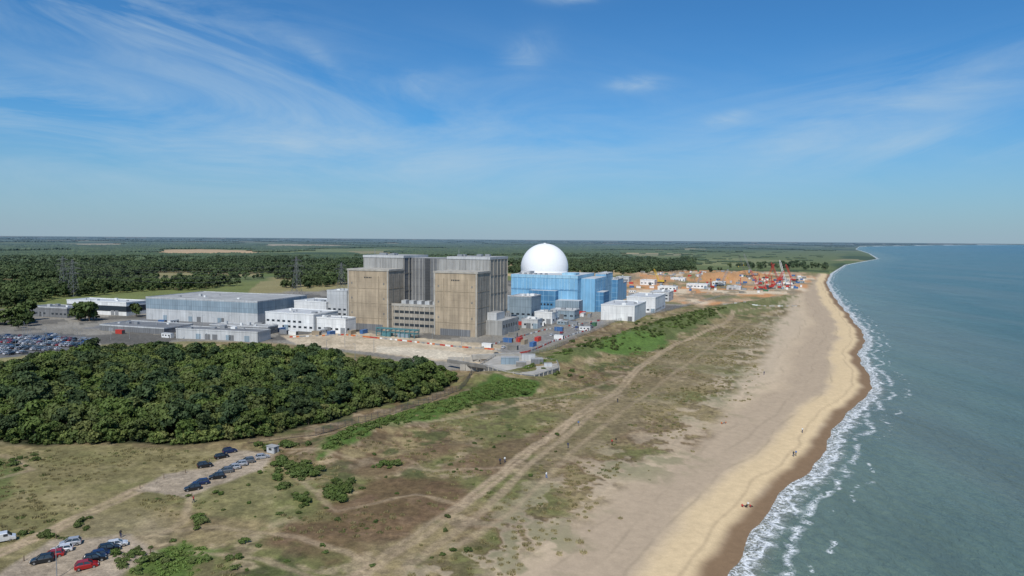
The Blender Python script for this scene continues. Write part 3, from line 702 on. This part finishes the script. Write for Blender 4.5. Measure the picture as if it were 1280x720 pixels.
put_(cz_*sm(.52,.58,g1),C(.50,.25,.11),loc);put_(cz_*sm(.56,.62,g2),C(.58,.47,.33),loc);put_(cz_*sm(.42,.36,g1)*.8,C(.20,.17,.11),loc);put_(cz_*sm(.40,.34,g2)*.7,C(.14,.15,.06),loc)
L_([(862,352),(880,342),(945,338),(960,346),(930,356)],C(.48,.25,.11),4,8,30,86,.85)
L_([(780,352),(830,346),(850,352),(800,358)],C(.46,.24,.11),4,8,30,87,.85)
L_([(640,446),(700,426),(756,404),(752,400),(690,415),(620,438)],C(.22,.21,.195),1,1)
paths=[([(425,735),(470,705),(530,665),(575,633),(620,600),(660,565),(720,524),(770,490),(802,458),(840,432),(895,409),(912,400),(916,391),(950,386),(1000,381)],1.5,.95),
([(500,715),(560,672),(610,635),(665,578),(730,528),(776,494)],.8,.7),([(-60,715),(0,690),(60,664),(130,632),(180,611),(232,596),(262,584)],1.7,1),
([(190,664),(270,657),(350,668),(430,690),(480,715)],.5,.6),([(350,562),(440,576),(530,588),(625,586)],.5,.6),([(330,552),(400,547),(480,541),(560,528),(620,515),(700,494)],.9,.5),
([(0,600),(40,590),(20,575),(0,566)],.5,.6),([(345,575),(420,640),(520,620),(580,632)],.4,.5),([(700,494),(720,490),(780,470)],.7,.7),([(240,690),(330,700),(420,735)],.5,.6),
([(160,672),(200,668),(230,650),(238,622)],.6,.7),([(870,380),(905,398),(912,400)],1.2,.8),([(940,382),(960,372),(1000,366)],1.2,.8),([(560,690),(640,640),(720,560),(800,500),(880,440),(940,400)],.6,.5)]
for L,hwid,op in paths:
    P=GL(L);d_=dline(x,y,P)+(n2-.5)*1.6
    rut=1-.45*sm(.45,.05,d_/max(hwid,.1)) if hwid>1.3 else 1
    put_(sm(hwid+1.0,hwid-.3,d_)*op*rut*(.6+.4*sm(.35,.55,n1)),C(.37,.28,.18)*(.85+.3*n4)[:,None],loc)
PK=[[(172,614),(205,594),(252,586),(290,562),(348,566),(328,588),(270,607),(235,622)],[(-60,760),(20,702),(62,674),(160,668),(196,690),(160,712),(120,760)]]
for L in PK: L_(L,C(.34,.275,.20),1,1.2,6,88)
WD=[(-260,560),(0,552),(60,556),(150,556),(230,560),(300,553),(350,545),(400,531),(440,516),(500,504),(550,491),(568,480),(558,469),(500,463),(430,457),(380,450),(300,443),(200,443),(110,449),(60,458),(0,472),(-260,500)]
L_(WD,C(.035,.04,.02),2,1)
def grid_mesh(name,mask=None,z=None):
    idx=np.arange(nr*na).reshape(nr,na)
    a=idx[:-1,:];bq=idx[1:,:]
    q=np.stack([a,np.roll(a,-1,1),np.roll(bq,-1,1),bq],-1).reshape(-1,4)[:, ::-1]
    if mask is not None: q=q[mask[q].any(1)]
    used=np.unique(q);rem=np.full(nr*na,-1);rem[used]=np.arange(len(used));q=rem[q]
    V=np.stack([X[used],Y[used],(Z if z is None else np.full_like(X,z))[used]],-1)
    me=bpy.data.meshes.new(name);me.vertices.add(len(V));me.vertices.foreach_set('co',V.ravel())
    me.loops.add(q.size);me.loops.foreach_set('vertex_index',q.ravel().astype(np.int32))
    me.polygons.add(len(q));me.polygons.foreach_set('loop_start',np.arange(0,q.size,4,dtype=np.int32));me.polygons.foreach_set('use_smooth',np.ones(len(q),bool))
    me.update();me.validate()
    o=bpy.data.objects.new(name,me);scene.collection.objects.link(o);return o,me,used
g,me,used=grid_mesh('ground')
ca_=me.color_attributes.new('tint','FLOAT_COLOR','POINT');ca_.data.foreach_set('color',np.concatenate([np.clip(col[used],0,1),np.ones((len(used),1))],1).astype(np.float32).ravel())
fa=me.attributes.new('grain','FLOAT','POINT');fa.data.foreach_set('value',amp_[used].astype(np.float32))
m,nt,b=newmat('ground_surface')
at=N(nt,'ShaderNodeAttribute',attribute_name='tint').outputs['Color'];gr=N(nt,'ShaderNodeAttribute',attribute_name='grain').outputs['Fac'];p=pos(nt)
nA=noise(nt,p,.55,5,.65);nB=noise(nt,p,2.6,3,.7)
k=mt(nt,'MULTIPLY',mrange(nt,nA,.3,.7,.66,1.3),mrange(nt,nB,.3,.7,.78,1.22))
k=mt(nt,'ADD',1,mt(nt,'MULTIPLY',mt(nt,'SUBTRACT',k,1),gr))
v=N(nt,'ShaderNodeVectorMath',operation='SCALE');nt.links.new(at,v.inputs[0]);nt.links.new(k,v.inputs['Scale'])
nt.links.new(v.outputs[0],b.inputs['Base Color']);b.inputs['Roughness'].default_value=.95;b.inputs['Specular IOR Level'].default_value=.15
bump(nt,b,mt(nt,'MULTIPLY',mt(nt,'ADD',nA,mt(nt,'MULTIPLY',nB,.35)),gr),.5,.6)
me.materials.append(m)
# sea
w_,me,used=grid_mesh('sea',mask=(sd<6),z=SEA)
fa=me.attributes.new('shore','FLOAT','POINT');fa.data.foreach_set('value',sd[used].astype(np.float32))
m,nt,b=newmat('sea_water');p=pos(nt);sh=N(nt,'ShaderNodeAttribute',attribute_name='shore').outputs['Fac']
deep=mrange(nt,sh,-5,-120);far=mrange(nt,sh,-80,-1800)
c=mixc(nt,deep,(.125,.17,.135),(.052,.112,.108));c=mixc(nt,far,c,(.02,.078,.112))
mp=N(nt,'ShaderNodeMapping');mp.inputs['Rotation'].default_value=(0,0,R(-25));mp.inputs['Scale'].default_value=(1.6,.35,1);nt.links.new(p,mp.inputs[0])
big=noise(nt,mp.outputs[0],.006,4,.6,.6);c=mixc(nt,mrange(nt,big,.45,.68,0,.5),c,(.125,.15,.13))
big2=noise(nt,mp.outputs[0],.03,4,.6,.5);v=N(nt,'ShaderNodeVectorMath',operation='SCALE');nt.links.new(c,v.inputs[0]);nt.links.new(mrange(nt,big2,.3,.7,.85,1.12),v.inputs['Scale']);c=v.outputs[0]
fn=noise(nt,p,.16,4,.6,.8);fl=noise(nt,p,.9,5,.7,1.2);fn2=noise(nt,p,.05,2)
s_=mt(nt,'ADD',sh,mt(nt,'MULTIPLY',mt(nt,'SUBTRACT',fn,.5),14))
band=mrange(nt,s_,-6.4,-2.2);core=mt(nt,'MULTIPLY',band,mrange(nt,fl,.45,.58))
edge=mrange(nt,mt(nt,'ABSOLUTE',mt(nt,'ADD',s_,3.4)),1.1,.2);edge=mt(nt,'MULTIPLY',edge,mrange(nt,fl,.34,.47))
s3=mt(nt,'ADD',sh,mt(nt,'MULTIPLY',mt(nt,'SUBTRACT',fn2,.5),16))
br2=mt(nt,'MULTIPLY',mrange(nt,mt(nt,'ABSOLUTE',mt(nt,'ADD',s3,8.5)),1.6,.2),mt(nt,'MULTIPLY',mrange(nt,fn,.44,.54),mrange(nt,fl,.42,.55)))
br3=mt(nt,'MULTIPLY',mrange(nt,mt(nt,'ABSOLUTE',mt(nt,'ADD',s3,14.5)),1.0,.2),mt(nt,'MULTIPLY',mrange(nt,fn,.56,.62),mrange(nt,fl,.44,.56)))
foam=mt(nt,'MAXIMUM',mt(nt,'MAXIMUM',core,edge),mt(nt,'MAXIMUM',br2,br3),clamp=True)
shal=mrange(nt,sh,-7,0,0,.6);c=mixc(nt,shal,c,(.25,.20,.14))
c=mixc(nt,foam,c,(.76,.78,.78));nt.links.new(c,b.inputs['Base Color'])
nt.links.new(mrange(nt,foam,0,1,.22,.8),b.inputs['Roughness']);b.inputs['IOR'].default_value=1.33;b.inputs['Specular IOR Level'].default_value=.32
mp2=N(nt,'ShaderNodeMapping');mp2.inputs['Rotation'].default_value=(0,0,R(-28));mp2.inputs['Scale'].default_value=(1.5,.6,1);nt.links.new(p,mp2.inputs[0])
w1=noise(nt,mp2.outputs[0],.28,5,.62,.3);w2=noise(nt,mp2.outputs[0],.045,3,.5)
bump(nt,b,mt(nt,'ADD',w1,mt(nt,'MULTIPLY',w2,1.5)),1.0,2.1)
me.materials.append(m)
# ---------------------------------------------------------- vegetation
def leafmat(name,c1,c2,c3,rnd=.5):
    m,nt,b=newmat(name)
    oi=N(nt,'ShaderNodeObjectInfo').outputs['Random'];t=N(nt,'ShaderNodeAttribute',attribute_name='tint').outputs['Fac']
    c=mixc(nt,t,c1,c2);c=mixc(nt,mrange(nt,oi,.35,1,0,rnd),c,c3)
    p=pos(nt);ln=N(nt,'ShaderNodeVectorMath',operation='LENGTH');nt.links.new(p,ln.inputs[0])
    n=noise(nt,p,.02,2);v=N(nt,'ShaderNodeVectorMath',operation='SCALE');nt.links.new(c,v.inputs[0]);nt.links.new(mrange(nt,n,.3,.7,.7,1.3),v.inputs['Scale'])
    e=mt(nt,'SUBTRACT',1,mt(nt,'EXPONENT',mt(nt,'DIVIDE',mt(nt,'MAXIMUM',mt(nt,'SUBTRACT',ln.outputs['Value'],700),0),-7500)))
    c=mixc(nt,mt(nt,'MINIMUM',e,.82),v.outputs[0],HAZE_TINT)  # distance haze painted into the leaf colour, measured from the world origin
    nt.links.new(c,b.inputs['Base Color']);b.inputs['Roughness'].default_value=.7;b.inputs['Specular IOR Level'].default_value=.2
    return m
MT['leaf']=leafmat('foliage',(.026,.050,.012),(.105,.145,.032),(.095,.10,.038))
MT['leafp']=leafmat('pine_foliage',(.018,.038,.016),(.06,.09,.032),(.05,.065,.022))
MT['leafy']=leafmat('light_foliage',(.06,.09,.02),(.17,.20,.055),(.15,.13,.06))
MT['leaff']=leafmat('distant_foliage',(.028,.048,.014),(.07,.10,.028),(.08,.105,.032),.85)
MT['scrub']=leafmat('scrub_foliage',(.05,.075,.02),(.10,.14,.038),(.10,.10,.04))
MT['brack']=leafmat('bracken_fronds',(.075,.12,.028),(.13,.19,.045),(.12,.14,.04))
MT['marram']=leafmat('marram_grass',(.17,.145,.065),(.30,.255,.13),(.16,.145,.06))
MT['bark']=mat_plain('bark',(.10,.075,.05),.9,.3,3)
def tree_mesh(seed,Hh,Rc,nl,ls,mat,clumps=13,flat=.75,base=.25,trunk=True):
    r=np.random.default_rng(seed);V=[];Fc=[];T=[];mi=[]
    cz=Hh*(base+(1-base)*.5);cl=[]
    for i in range(clumps):
        th=r.uniform(0,6.283);ph=r.uniform(-.8,1);q=r.uniform(.4,.95)
        cl.append((Rc*q*math.cos(th)*math.sqrt(max(0,1-ph*ph*.8)),Rc*q*math.sin(th)*math.sqrt(max(0,1-ph*ph*.8)),cz+ph*(Hh-cz)*.8,Rc*r.uniform(.22,.46),r.uniform(0,1)))
    cl.append((r.uniform(-.1,.1)*Rc,r.uniform(-.1,.1)*Rc,cz+(Hh-cz)*.45,Rc*.5,.6))
    w_=np.array([c[3]**2 for c in cl]);w_/=w_.sum();ci=r.choice(len(cl),nl,p=w_)
    for k in range(nl):
        c=cl[ci[k]];d=r.normal(size=3);d/=np.linalg.norm(d)
        if d[2]<-.35: d[2]*=-1
        rad=c[3]*r.uniform(.65,1.15);ctr=np.array([c[0]+d[0]*rad,c[1]+d[1]*rad,max(c[2]+d[2]*rad*flat,Hh*base*.4)])
        nrm=d+r.normal(size=3)*.5;nrm/=np.linalg.norm(nrm);u=np.cross(nrm,r.normal(size=3));u/=np.linalg.norm(u);w=np.cross(nrm,u);s=ls*r.uniform(.55,1.3)
        o=len(V);V+=[tuple(ctr-u*s*.5-w*s*.32),tuple(ctr+u*s*.5-w*s*.28),tuple(ctr+u*s*.42+w*s*.34),tuple(ctr-u*s*.4+w*s*.3)]
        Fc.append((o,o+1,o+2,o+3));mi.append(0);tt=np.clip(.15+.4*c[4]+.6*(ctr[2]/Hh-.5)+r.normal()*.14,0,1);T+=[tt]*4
    def limb(p,q,a,b_,n=6):
        p=Vector(p);q=Vector(q);d=(q-p).normalized();u=d.orthogonal().normalized();w=d.cross(u);o=len(V)
        for c_,rr_ in ((p,a),(q,b_)):
            for i in range(n):
                t=6.283*i/n;V.append(tuple(c_+u*math.cos(t)*rr_+w*math.sin(t)*rr_));T.append(.5)
        for i in range(n): Fc.append((o+i,o+(i+1)%n,o+n+(i+1)%n,o+n+i));mi.append(1)
    if trunk:
        limb((0,0,-.5),(0,0,cz),Rc*.06,Rc*.04)
        for c in cl[:7]: limb((0,0,Hh*max(base,.12)*.8),(c[0]*.85,c[1]*.85,c[2]),Rc*.03,Rc*.012,4)
    me=bpy.data.meshes.new('tree');me.from_pydata(V,[],Fc);me.update();me.materials.append(MT[mat]);me.materials.append(MT['bark'])
    me.polygons.foreach_set('material_index',mi);a=me.attributes.new('tint','FLOAT','POINT');a.data.foreach_set('value',np.array(T,dtype=np.float32));return me
def scatter(name,childname,pts,meshes,weights=None):
    e=bpy.data.objects.new(name,None);scene.collection.objects.link(e)
    pts=np.array(pts);ch=rng.choice(len(meshes),len(pts),p=weights)
    for k,me in enumerate(meshes):
        P=pts[ch==k]
        if len(P)==0: continue
        n=len(P);th=rng.uniform(0,6.283,n);V=np.zeros((n,4,3))
        for j in range(4):
            V[:,j,0]=P[:,0]+P[:,3]*.70711*np.cos(th+j*math.pi/2);V[:,j,1]=P[:,1]+P[:,3]*.70711*np.sin(th+j*math.pi/2);V[:,j,2]=P[:,2]
        im=bpy.data.meshes.new(name+'_points');im.from_pydata(V.reshape(-1,3).tolist(),[],np.arange(n*4).reshape(n,4).tolist());im.update()
        io=bpy.data.objects.new(name+'_points',im);scene.collection.objects.link(io);io.parent=e
        io.instance_type='FACES';io.use_instance_faces_scale=True;io.show_instancer_for_render=False;io.show_instancer_for_viewport=False
        c=bpy.data.objects.new(childname,me);scene.collection.objects.link(c);c.parent=io
def fill(P,sp,jit=.45):
    xs=[p[0] for p in P];ys=[p[1] for p in P]
    gx,gy=np.meshgrid(np.arange(min(xs),max(xs),sp),np.arange(min(ys),max(ys),sp));gx=gx.ravel();gy=gy.ravel()
    gx=gx+rng.uniform(-jit,jit,gx.shape)*sp;gy=gy+rng.uniform(-jit,jit,gy.shape)*sp
    k=inside(gx,gy,P);return gx[k],gy[k]
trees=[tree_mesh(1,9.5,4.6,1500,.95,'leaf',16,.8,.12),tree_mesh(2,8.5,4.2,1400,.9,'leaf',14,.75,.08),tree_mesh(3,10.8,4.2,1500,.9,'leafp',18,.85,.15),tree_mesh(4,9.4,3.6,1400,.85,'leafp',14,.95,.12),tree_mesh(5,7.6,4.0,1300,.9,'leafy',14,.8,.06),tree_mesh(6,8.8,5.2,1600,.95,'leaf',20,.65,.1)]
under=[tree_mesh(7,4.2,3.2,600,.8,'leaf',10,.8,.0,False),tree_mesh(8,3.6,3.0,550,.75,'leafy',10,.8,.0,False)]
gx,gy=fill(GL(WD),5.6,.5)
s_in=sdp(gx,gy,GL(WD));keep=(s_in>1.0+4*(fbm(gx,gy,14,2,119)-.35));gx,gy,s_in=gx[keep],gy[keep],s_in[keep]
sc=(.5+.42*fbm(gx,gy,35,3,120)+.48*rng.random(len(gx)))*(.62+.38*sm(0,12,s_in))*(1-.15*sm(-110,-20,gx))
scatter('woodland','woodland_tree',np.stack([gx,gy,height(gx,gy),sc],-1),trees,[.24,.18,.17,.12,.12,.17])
ux,uy=fill(GL(WD),2.9,.5);us=sdp(ux,uy,GL(WD));k=(us<7)&(us>-.5)&(rng.random(len(ux))<.8);ux,uy=ux[k],uy[k]
scatter('woodland_edge','edge_shrub',np.stack([ux,uy,height(ux,uy)-.2,rng.uniform(.35,1.05,len(ux))],-1),under)
low=[tree_mesh(20+i,12,5.6,260,2.5,'leaff',11,.8,.05) for i in range(4)]
fp=[];
for L,sp in (([(-420,402),(-60,396),(20,386),(80,372),(180,366),(300,360),(370,362),(435,356),(440,344),(640,342),(640,330),(640,322),(300,325),(-420,324)],12),
 ([(640,344),(780,344),(866,339),(870,326),(740,320),(640,321)],15),([(92,403),(118,402),(116,396),(96,397)],9),([(-400,412),(-20,404),(36,400),(40,410),(0,414),(-400,420)],10),([(866,337),(1000,330),(1040,334),(1030,338),(960,337),(880,342)],30)):
    P=GL(L);a_,c_=fill(P,sp);fp.append(np.stack([a_,c_],-1))
fp=np.concatenate(fp)
def outm(fp,L): return ~inside(fp[:,0],fp[:,1],GL(L))
k=outm(fp,[(-420,370),(60,361),(180,357),(335,351),(335,346),(180,350),(-420,353)])&outm(fp,[(395,344.5),(640,342),(640,337),(395,340)])&outm(fp,[(560,323.5),(610,323.5),(610,319.5),(560,319.5)])&outm(fp,[(-300,334),(120,332),(260,329),(260,326),(100,328),(-300,330)])
k&=(fbm(fp[:,0],fp[:,1],170,3,130)>.42);fp=fp[k];fp=np.array([q for q in fp if not hit(q[0],q[1],5)])
ex=[]
for L in ([(-300,362),(0,358),(180,353.5),(335,348)],[(395,342),(640,339.5)],[(-200,412),(20,406)],[(165,396),(182,396)]):
    P=GL(L)
    for i in range(len(P)-1):
        n=int(math.hypot(P[i+1][0]-P[i][0],P[i+1][1]-P[i][1])/9)
        for j in range(n): t=j/n;ex.append((P[i][0]+(P[i+1][0]-P[i][0])*t+random.uniform(-5,5),P[i][1]+(P[i+1][1]-P[i][1])*t+random.uniform(-5,5)))
ex=np.array([q for q in ex if not hit(q[0],q[1],3)]);fp=np.concatenate([fp,ex])
scatter('forest','forest_tree',np.stack([fp[:,0],fp[:,1],np.zeros(len(fp)),rng.uniform(.5,1.25,len(fp))],-1),low)
def clump(seed,n,Lx,Ly):
    r=np.random.default_rng(seed);V=[];Fc=[];T=[]
    for i in range(n):
        cx,cy=r.uniform(-Lx,Lx),r.uniform(-Ly,Ly);rd=r.uniform(5,9);hh=r.uniform(7,13);o=len(V);tt=r.uniform(0,1);m_=7
        for z_,q in ((0,.8),(hh*.45,1.05),(hh*.8,.75),(hh,.12)):
            for j in range(m_):
                t=6.283*j/m_+r.uniform(-.2,.2);qq=q*rd*r.uniform(.8,1.2);V.append((cx+qq*math.cos(t),cy+qq*math.sin(t),z_+r.uniform(-.8,.8)*(z_>0)));T.append(tt)
        for l in range(3):
            for j in range(m_): Fc.append((o+l*m_+j,o+l*m_+(j+1)%m_,o+(l+1)*m_+(j+1)%m_,o+(l+1)*m_+j))
        Fc.append(tuple(o+3*m_+j for j in range(m_)))
    me=bpy.data.meshes.new('tree_clump');me.from_pydata(V,[],Fc);me.update();me.materials.append(MT['leaff'])
    a=me.attributes.new('tint','FLOAT','POINT');a.data.foreach_set('value',np.array(T,dtype=np.float32));return me
cl=[clump(40,60,60,30),clump(41,50,110,8),clump(42,80,85,45)]
n=15000;aa=rng.uniform(R(-52),R(50),n);pr=rng.uniform(2.2,27,n);r_=F*CAMZ/pr
fx,fy=r_*np.sin(aa),r_*np.cos(aa)
dens=fbm(fx,fy*.6,800,3,140);k=(dens>.51)&(shore(fx,fy)>250)
for L in ([(800,340),(1040,337),(1062,316),(1000,312),(900,315),(790,321)],[(180,319.5),(330,319.5),(330,311.5),(190,311)],[(325,308.5),(435,309),(435,305.5),(325,305)],[(550,324),(615,324),(615,319),(550,319)],[(85,307.5),(165,307.5),(165,304.5),(85,304.5)]):
    k&=~inside(fx,fy,GL(L))
fx,fy=fx[k],fy[k];rr_=np.hypot(fx,fy);s_=np.clip(rr_/7000,.9,2.0)
scatter('distant_woods','wood_clump',np.stack([fx,fy,np.zeros(len(fx)),s_*rng.uniform(.7,1.1,len(fx))],-1),cl)
n=90;uu=rng.uniform(800,1050,n);vv=rng.uniform(314,334,n);mp_=[GP(a,c) for a,c in zip(uu,vv)];mp_=[q for q in mp_ if shore(np.array([q[0]]),np.array([q[1]]))[0]>150]
scatter('marsh_copses','copse',[(a,c,0,random.uniform(.2,.42)) for a,c in mp_],cl)
bush=[tree_mesh(60,1.7,1.7,500,.4,'scrub',10,.7,.05,False),tree_mesh(61,1.3,2.0,500,.38,'scrub',12,.5,.05,False),tree_mesh(62,1.9,1.6,500,.42,'leaf',10,.8,.05,False)]
brk=[tree_mesh(63,1.0,1.7,220,.45,'brack',9,.45,.0,False),tree_mesh(64,.8,1.9,220,.45,'brack',10,.4,.0,False)]
bp_=[];bk_=[]
def blob(u,v,n,su,sv,s=1):
    for i in range(n):
        x,y=GP(u+random.gauss(0,su),v+random.gauss(0,sv));bp_.append((x,y,s*random.uniform(.45,1.15)))
for q in [(352,583,16,12,4),(372,592,26,12,4,.9),(385,592,10,6,4),(427,612,20,10,5,.9),(418,620,8,6,4),(382,628,12,7,6,.8),(480,583,9,8,2,.8),(352,611,6,5,2,.8),(248,650,8,5,4,.7),(160,700,18,14,8,.7),(205,700,24,22,11,.6),(60,668,10,14,5,.7),(105,655,8,6,4,.7),(300,700,8,14,10,.6),(20,580,10,14,6,.8),(560,690,5,15,10,.5),(340,560,12,18,3,.9),(700,470,8,12,3,.8),(775,437,16,20,4,.8),(735,432,14,12,3,1),(850,405,14,25,4,1),(450,650,14,60,25,.45),(620,540,16,60,14,.5),(300,620,14,60,20,.45),(560,590,12,50,14,.4)]: blob(*q)
P=GL([(402,578),(404,560),(440,546),(480,530),(560,506),(620,480),(672,485),(660,494),(610,505),(550,526),(480,543),(440,558)])
a_,c_=fill(P,2.0)
for i in range(len(a_)):
    q=random.random()
    if q<.75: bk_.append((a_[i],c_[i],random.uniform(.5,1)))
    elif q<.79: bp_.append((a_[i],c_[i],random.uniform(.5,1)))
P=GL([(150,720),(180,692),(230,674),(266,690),(240,722)]);a_,c_=fill(P,1.6)
for i in range(len(a_)):
    if random.random()<.75: bk_.append((a_[i],c_[i],random.uniform(.3,.7)))
P=GL([(650,472),(700,446),(760,426),(820,405),(880,391),(910,390),(880,402),(820,425),(760,440),(700,458)]);a_,c_=fill(P,3.6);dn=fbm(a_,c_,18,3,155)
for i in range(len(a_)):
    if dn[i]>.52 and random.random()<.5: bp_.append((a_[i],c_[i],random.uniform(.4,1.1)))
    elif random.random()<.35: bk_.append((a_[i],c_[i],random.uniform(.5,1.2)))
bq=np.array(bp_);scatter('dune_scrub','gorse_bush',np.stack([bq[:,0],bq[:,1],height(bq[:,0],bq[:,1])-.25,bq[:,2]],-1),bush)
bq=np.array(bk_);scatter('bracken_patch','bracken',np.stack([bq[:,0],bq[:,1],height(bq[:,0],bq[:,1])-.15,bq[:,2]],-1),brk)
def tuft(seed,n,rad,h,mat):
    r=np.random.default_rng(seed);V=[];Fc=[];T=[]
    for i in range(n):
        a=r.uniform(0,6.283);q=rad*math.sqrt(r.random());x,y=q*math.cos(a),q*math.sin(a);b_=r.uniform(0,6.283);w=.1;l=h*r.uniform(.5,1.2);dx,dy=r.normal()*.3*l,r.normal()*.3*l
        o=len(V);V+=[(x-w*math.cos(b_),y-w*math.sin(b_),-.05),(x+w*math.cos(b_),y+w*math.sin(b_),-.05),(x+dx+.02,y+dy,l),(x+dx-.02,y+dy,l)];Fc.append((o,o+1,o+2,o+3));T+=[r.random()]*4
    me=bpy.data.meshes.new('tuft');me.from_pydata(V,[],Fc);me.update();me.materials.append(MT[mat]);a=me.attributes.new('tint','FLOAT','POINT');a.data.foreach_set('value',np.array(T,dtype=np.float32));return me
tf=[tuft(70,50,.8,.5,'marram'),tuft(71,45,.6,.42,'marram'),tuft(72,50,.9,.3,'scrub'),tuft(73,45,.7,.4,'marram')]
P=GL([(-60,760),(-60,565),(300,560),(560,520),(680,490),(760,450),(900,410),(960,410),(940,450),(900,500),(850,550),(780,600),(720,650),(660,700),(600,760)])
a_,c_=fill(P,2.3);dn=fbm(a_,c_,14,4,150)
k=(dn>.5)&(rng.random(len(a_))<.75)
for L,hwid,op in paths: k&=dline(a_,c_,GL(L))>hwid+1
for L in PK: k&=~inside(a_,c_,GL(L))
a_,c_=a_[k],c_[k];P2=GL([(600,740),(680,680),(740,630),(800,585),(860,550),(900,505),(935,455),(960,460),(930,510),(880,560),(800,620),(720,700),(680,740)])
e_,f_=fill(P2,2.6);k=(rng.random(len(e_))<.3)&(fbm(e_,f_,12,3,151)>.46);a_=np.concatenate([a_,e_[k]]);c_=np.concatenate([c_,f_[k]])
scatter('dune_grass','grass_tuft',np.stack([a_,c_,height(a_,c_),rng.uniform(.4,1.2,len(a_))],-1),tf,[.32,.28,.1,.3])
# ---------------------------------------------------------- light and sky
sdv=Vector((-.18,-1,0)).normalized();EL=R(50)
S_=Vector((sdv.x*math.cos(EL),sdv.y*math.cos(EL),math.sin(EL)))
sl=bpy.data.lights.new('sun','SUN');sl.energy=4.3;sl.angle=R(.5);sl.color=(1,.955,.88);so=bpy.data.objects.new('sun',sl);scene.collection.objects.link(so)
so.rotation_euler=(-S_).to_track_quat('-Z','Y').to_euler();so.location=(0,0,500)
w=bpy.data.worlds.new('World');scene.world=w;w.use_nodes=True;nt=w.node_tree;bg=nt.nodes['Background']
sky=N(nt,'ShaderNodeTexSky');sky.sky_type='NISHITA';sky.sun_disc=False;sky.sun_elevation=EL;sky.sun_rotation=math.atan2(sdv.x,sdv.y);sky.altitude=60;sky.air_density=1.0;sky.dust_density=.6;sky.ozone_density=2.0
tc=N(nt,'ShaderNodeTexCoord').outputs['Generated'];sp=N(nt,'ShaderNodeSeparateXYZ');nt.links.new(tc,sp.inputs[0])
yy=mt(nt,'MAXIMUM',mt(nt,'ABSOLUTE',sp.outputs[1]),.05);u=mt(nt,'DIVIDE',sp.outputs[0],yy);v=mt(nt,'DIVIDE',sp.outputs[2],yy)
uv=N(nt,'ShaderNodeCombineXYZ');nt.links.new(u,uv.inputs[0]);nt.links.new(v,uv.inputs[1])
def gs(px,py,sx,sy,rot=0):
    u0=(px-640)/F;v0=(299-py)/F;du=mt(nt,'SUBTRACT',u,u0);dv=mt(nt,'SUBTRACT',v,v0);c,s=math.cos(rot),math.sin(rot)
    a=mt(nt,'ADD',mt(nt,'MULTIPLY',du,c),mt(nt,'MULTIPLY',dv,s));b_=mt(nt,'SUBTRACT',mt(nt,'MULTIPLY',dv,c),mt(nt,'MULTIPLY',du,s))
    a=mt(nt,'DIVIDE',a,sx/F);b_=mt(nt,'DIVIDE',b_,sy/F)
    return mt(nt,'EXPONENT',mt(nt,'MULTIPLY',mt(nt,'ADD',mt(nt,'MULTIPLY',a,a),mt(nt,'MULTIPLY',b_,b_)),-1))
def streak(rot,sx,sy,det,dist,off):
    m=N(nt,'ShaderNodeMapping');m.vector_type='TEXTURE';m.inputs['Rotation'].default_value=(0,0,rot);m.inputs['Scale'].default_value=(1/sx,1/sy,1);m.inputs['Location'].default_value=(off,off*.7,0);nt.links.new(uv.outputs[0],m.inputs[0])
    return noise(nt,m.outputs[0],1,det,.62,dist)
sA=mrange(nt,streak(R(-15),2.2,11,7,.8,1.3),.40,.78);sB=mrange(nt,streak(R(13),2.0,14,7,.7,4.1),.40,.78);sC=mrange(nt,streak(R(-4),2.2,9,7,1.2,8.1),.34,.8)
fine=mrange(nt,streak(R(-10),9,26,6,1.0,2.1),.3,.7)
def add(*q):
    r=q[0]
    for k in q[1:]: r=mt(nt,'ADD',r,k)
    return r
mA=add(gs(250,50,240,60,R(-15)),gs(60,20,200,60,R(-12)))
mB=add(gs(1120,120,280,42,R(12)),mt(nt,'MULTIPLY',gs(1200,175,240,28,R(5)),.8))
mC=add(gs(280,170,500,85,0),gs(40,140,150,30,R(-8)),mt(nt,'MULTIPLY',gs(800,190,500,60,0),.45))
bl=add(gs(793,107,34,9,R(4)),mt(nt,'MULTIPLY',gs(655,76,30,22,R(30)),.6),gs(705,3,38,9,0),mt(nt,'MULTIPLY',gs(905,148,32,9,R(12)),.8),mt(nt,'MULTIPLY',gs(400,76,34,10,R(-35)),.5),mt(nt,'MULTIPLY',gs(520,112,50,20,R(10)),.45))
cm_=add(mt(nt,'MULTIPLY',mt(nt,'MULTIPLY',sA,mA),.62),mt(nt,'MULTIPLY',mt(nt,'MULTIPLY',sB,mB),.66),mt(nt,'MULTIPLY',mt(nt,'MULTIPLY',sC,mC),.72),mt(nt,'MULTIPLY',mt(nt,'MULTIPLY',bl,fine),.6))
cm_=mt(nt,'MINIMUM',cm_,.7)
tint=mixc(nt,1.0,sky.outputs[0],(.34,.80,1.17),'MULTIPLY')
elev=mrange(nt,sp.outputs[2],0,.17,1,0);tint=mixc(nt,mt(nt,'MULTIPLY',mt(nt,'POWER',elev,1.4),.82),tint,(3.7,4.7,5.6))
skyc=mixc(nt,cm_,tint,(5.0,6.4,7.5))
nt.links.new(skyc,bg.inputs['Color']);bg.inputs['Strength'].default_value=.095
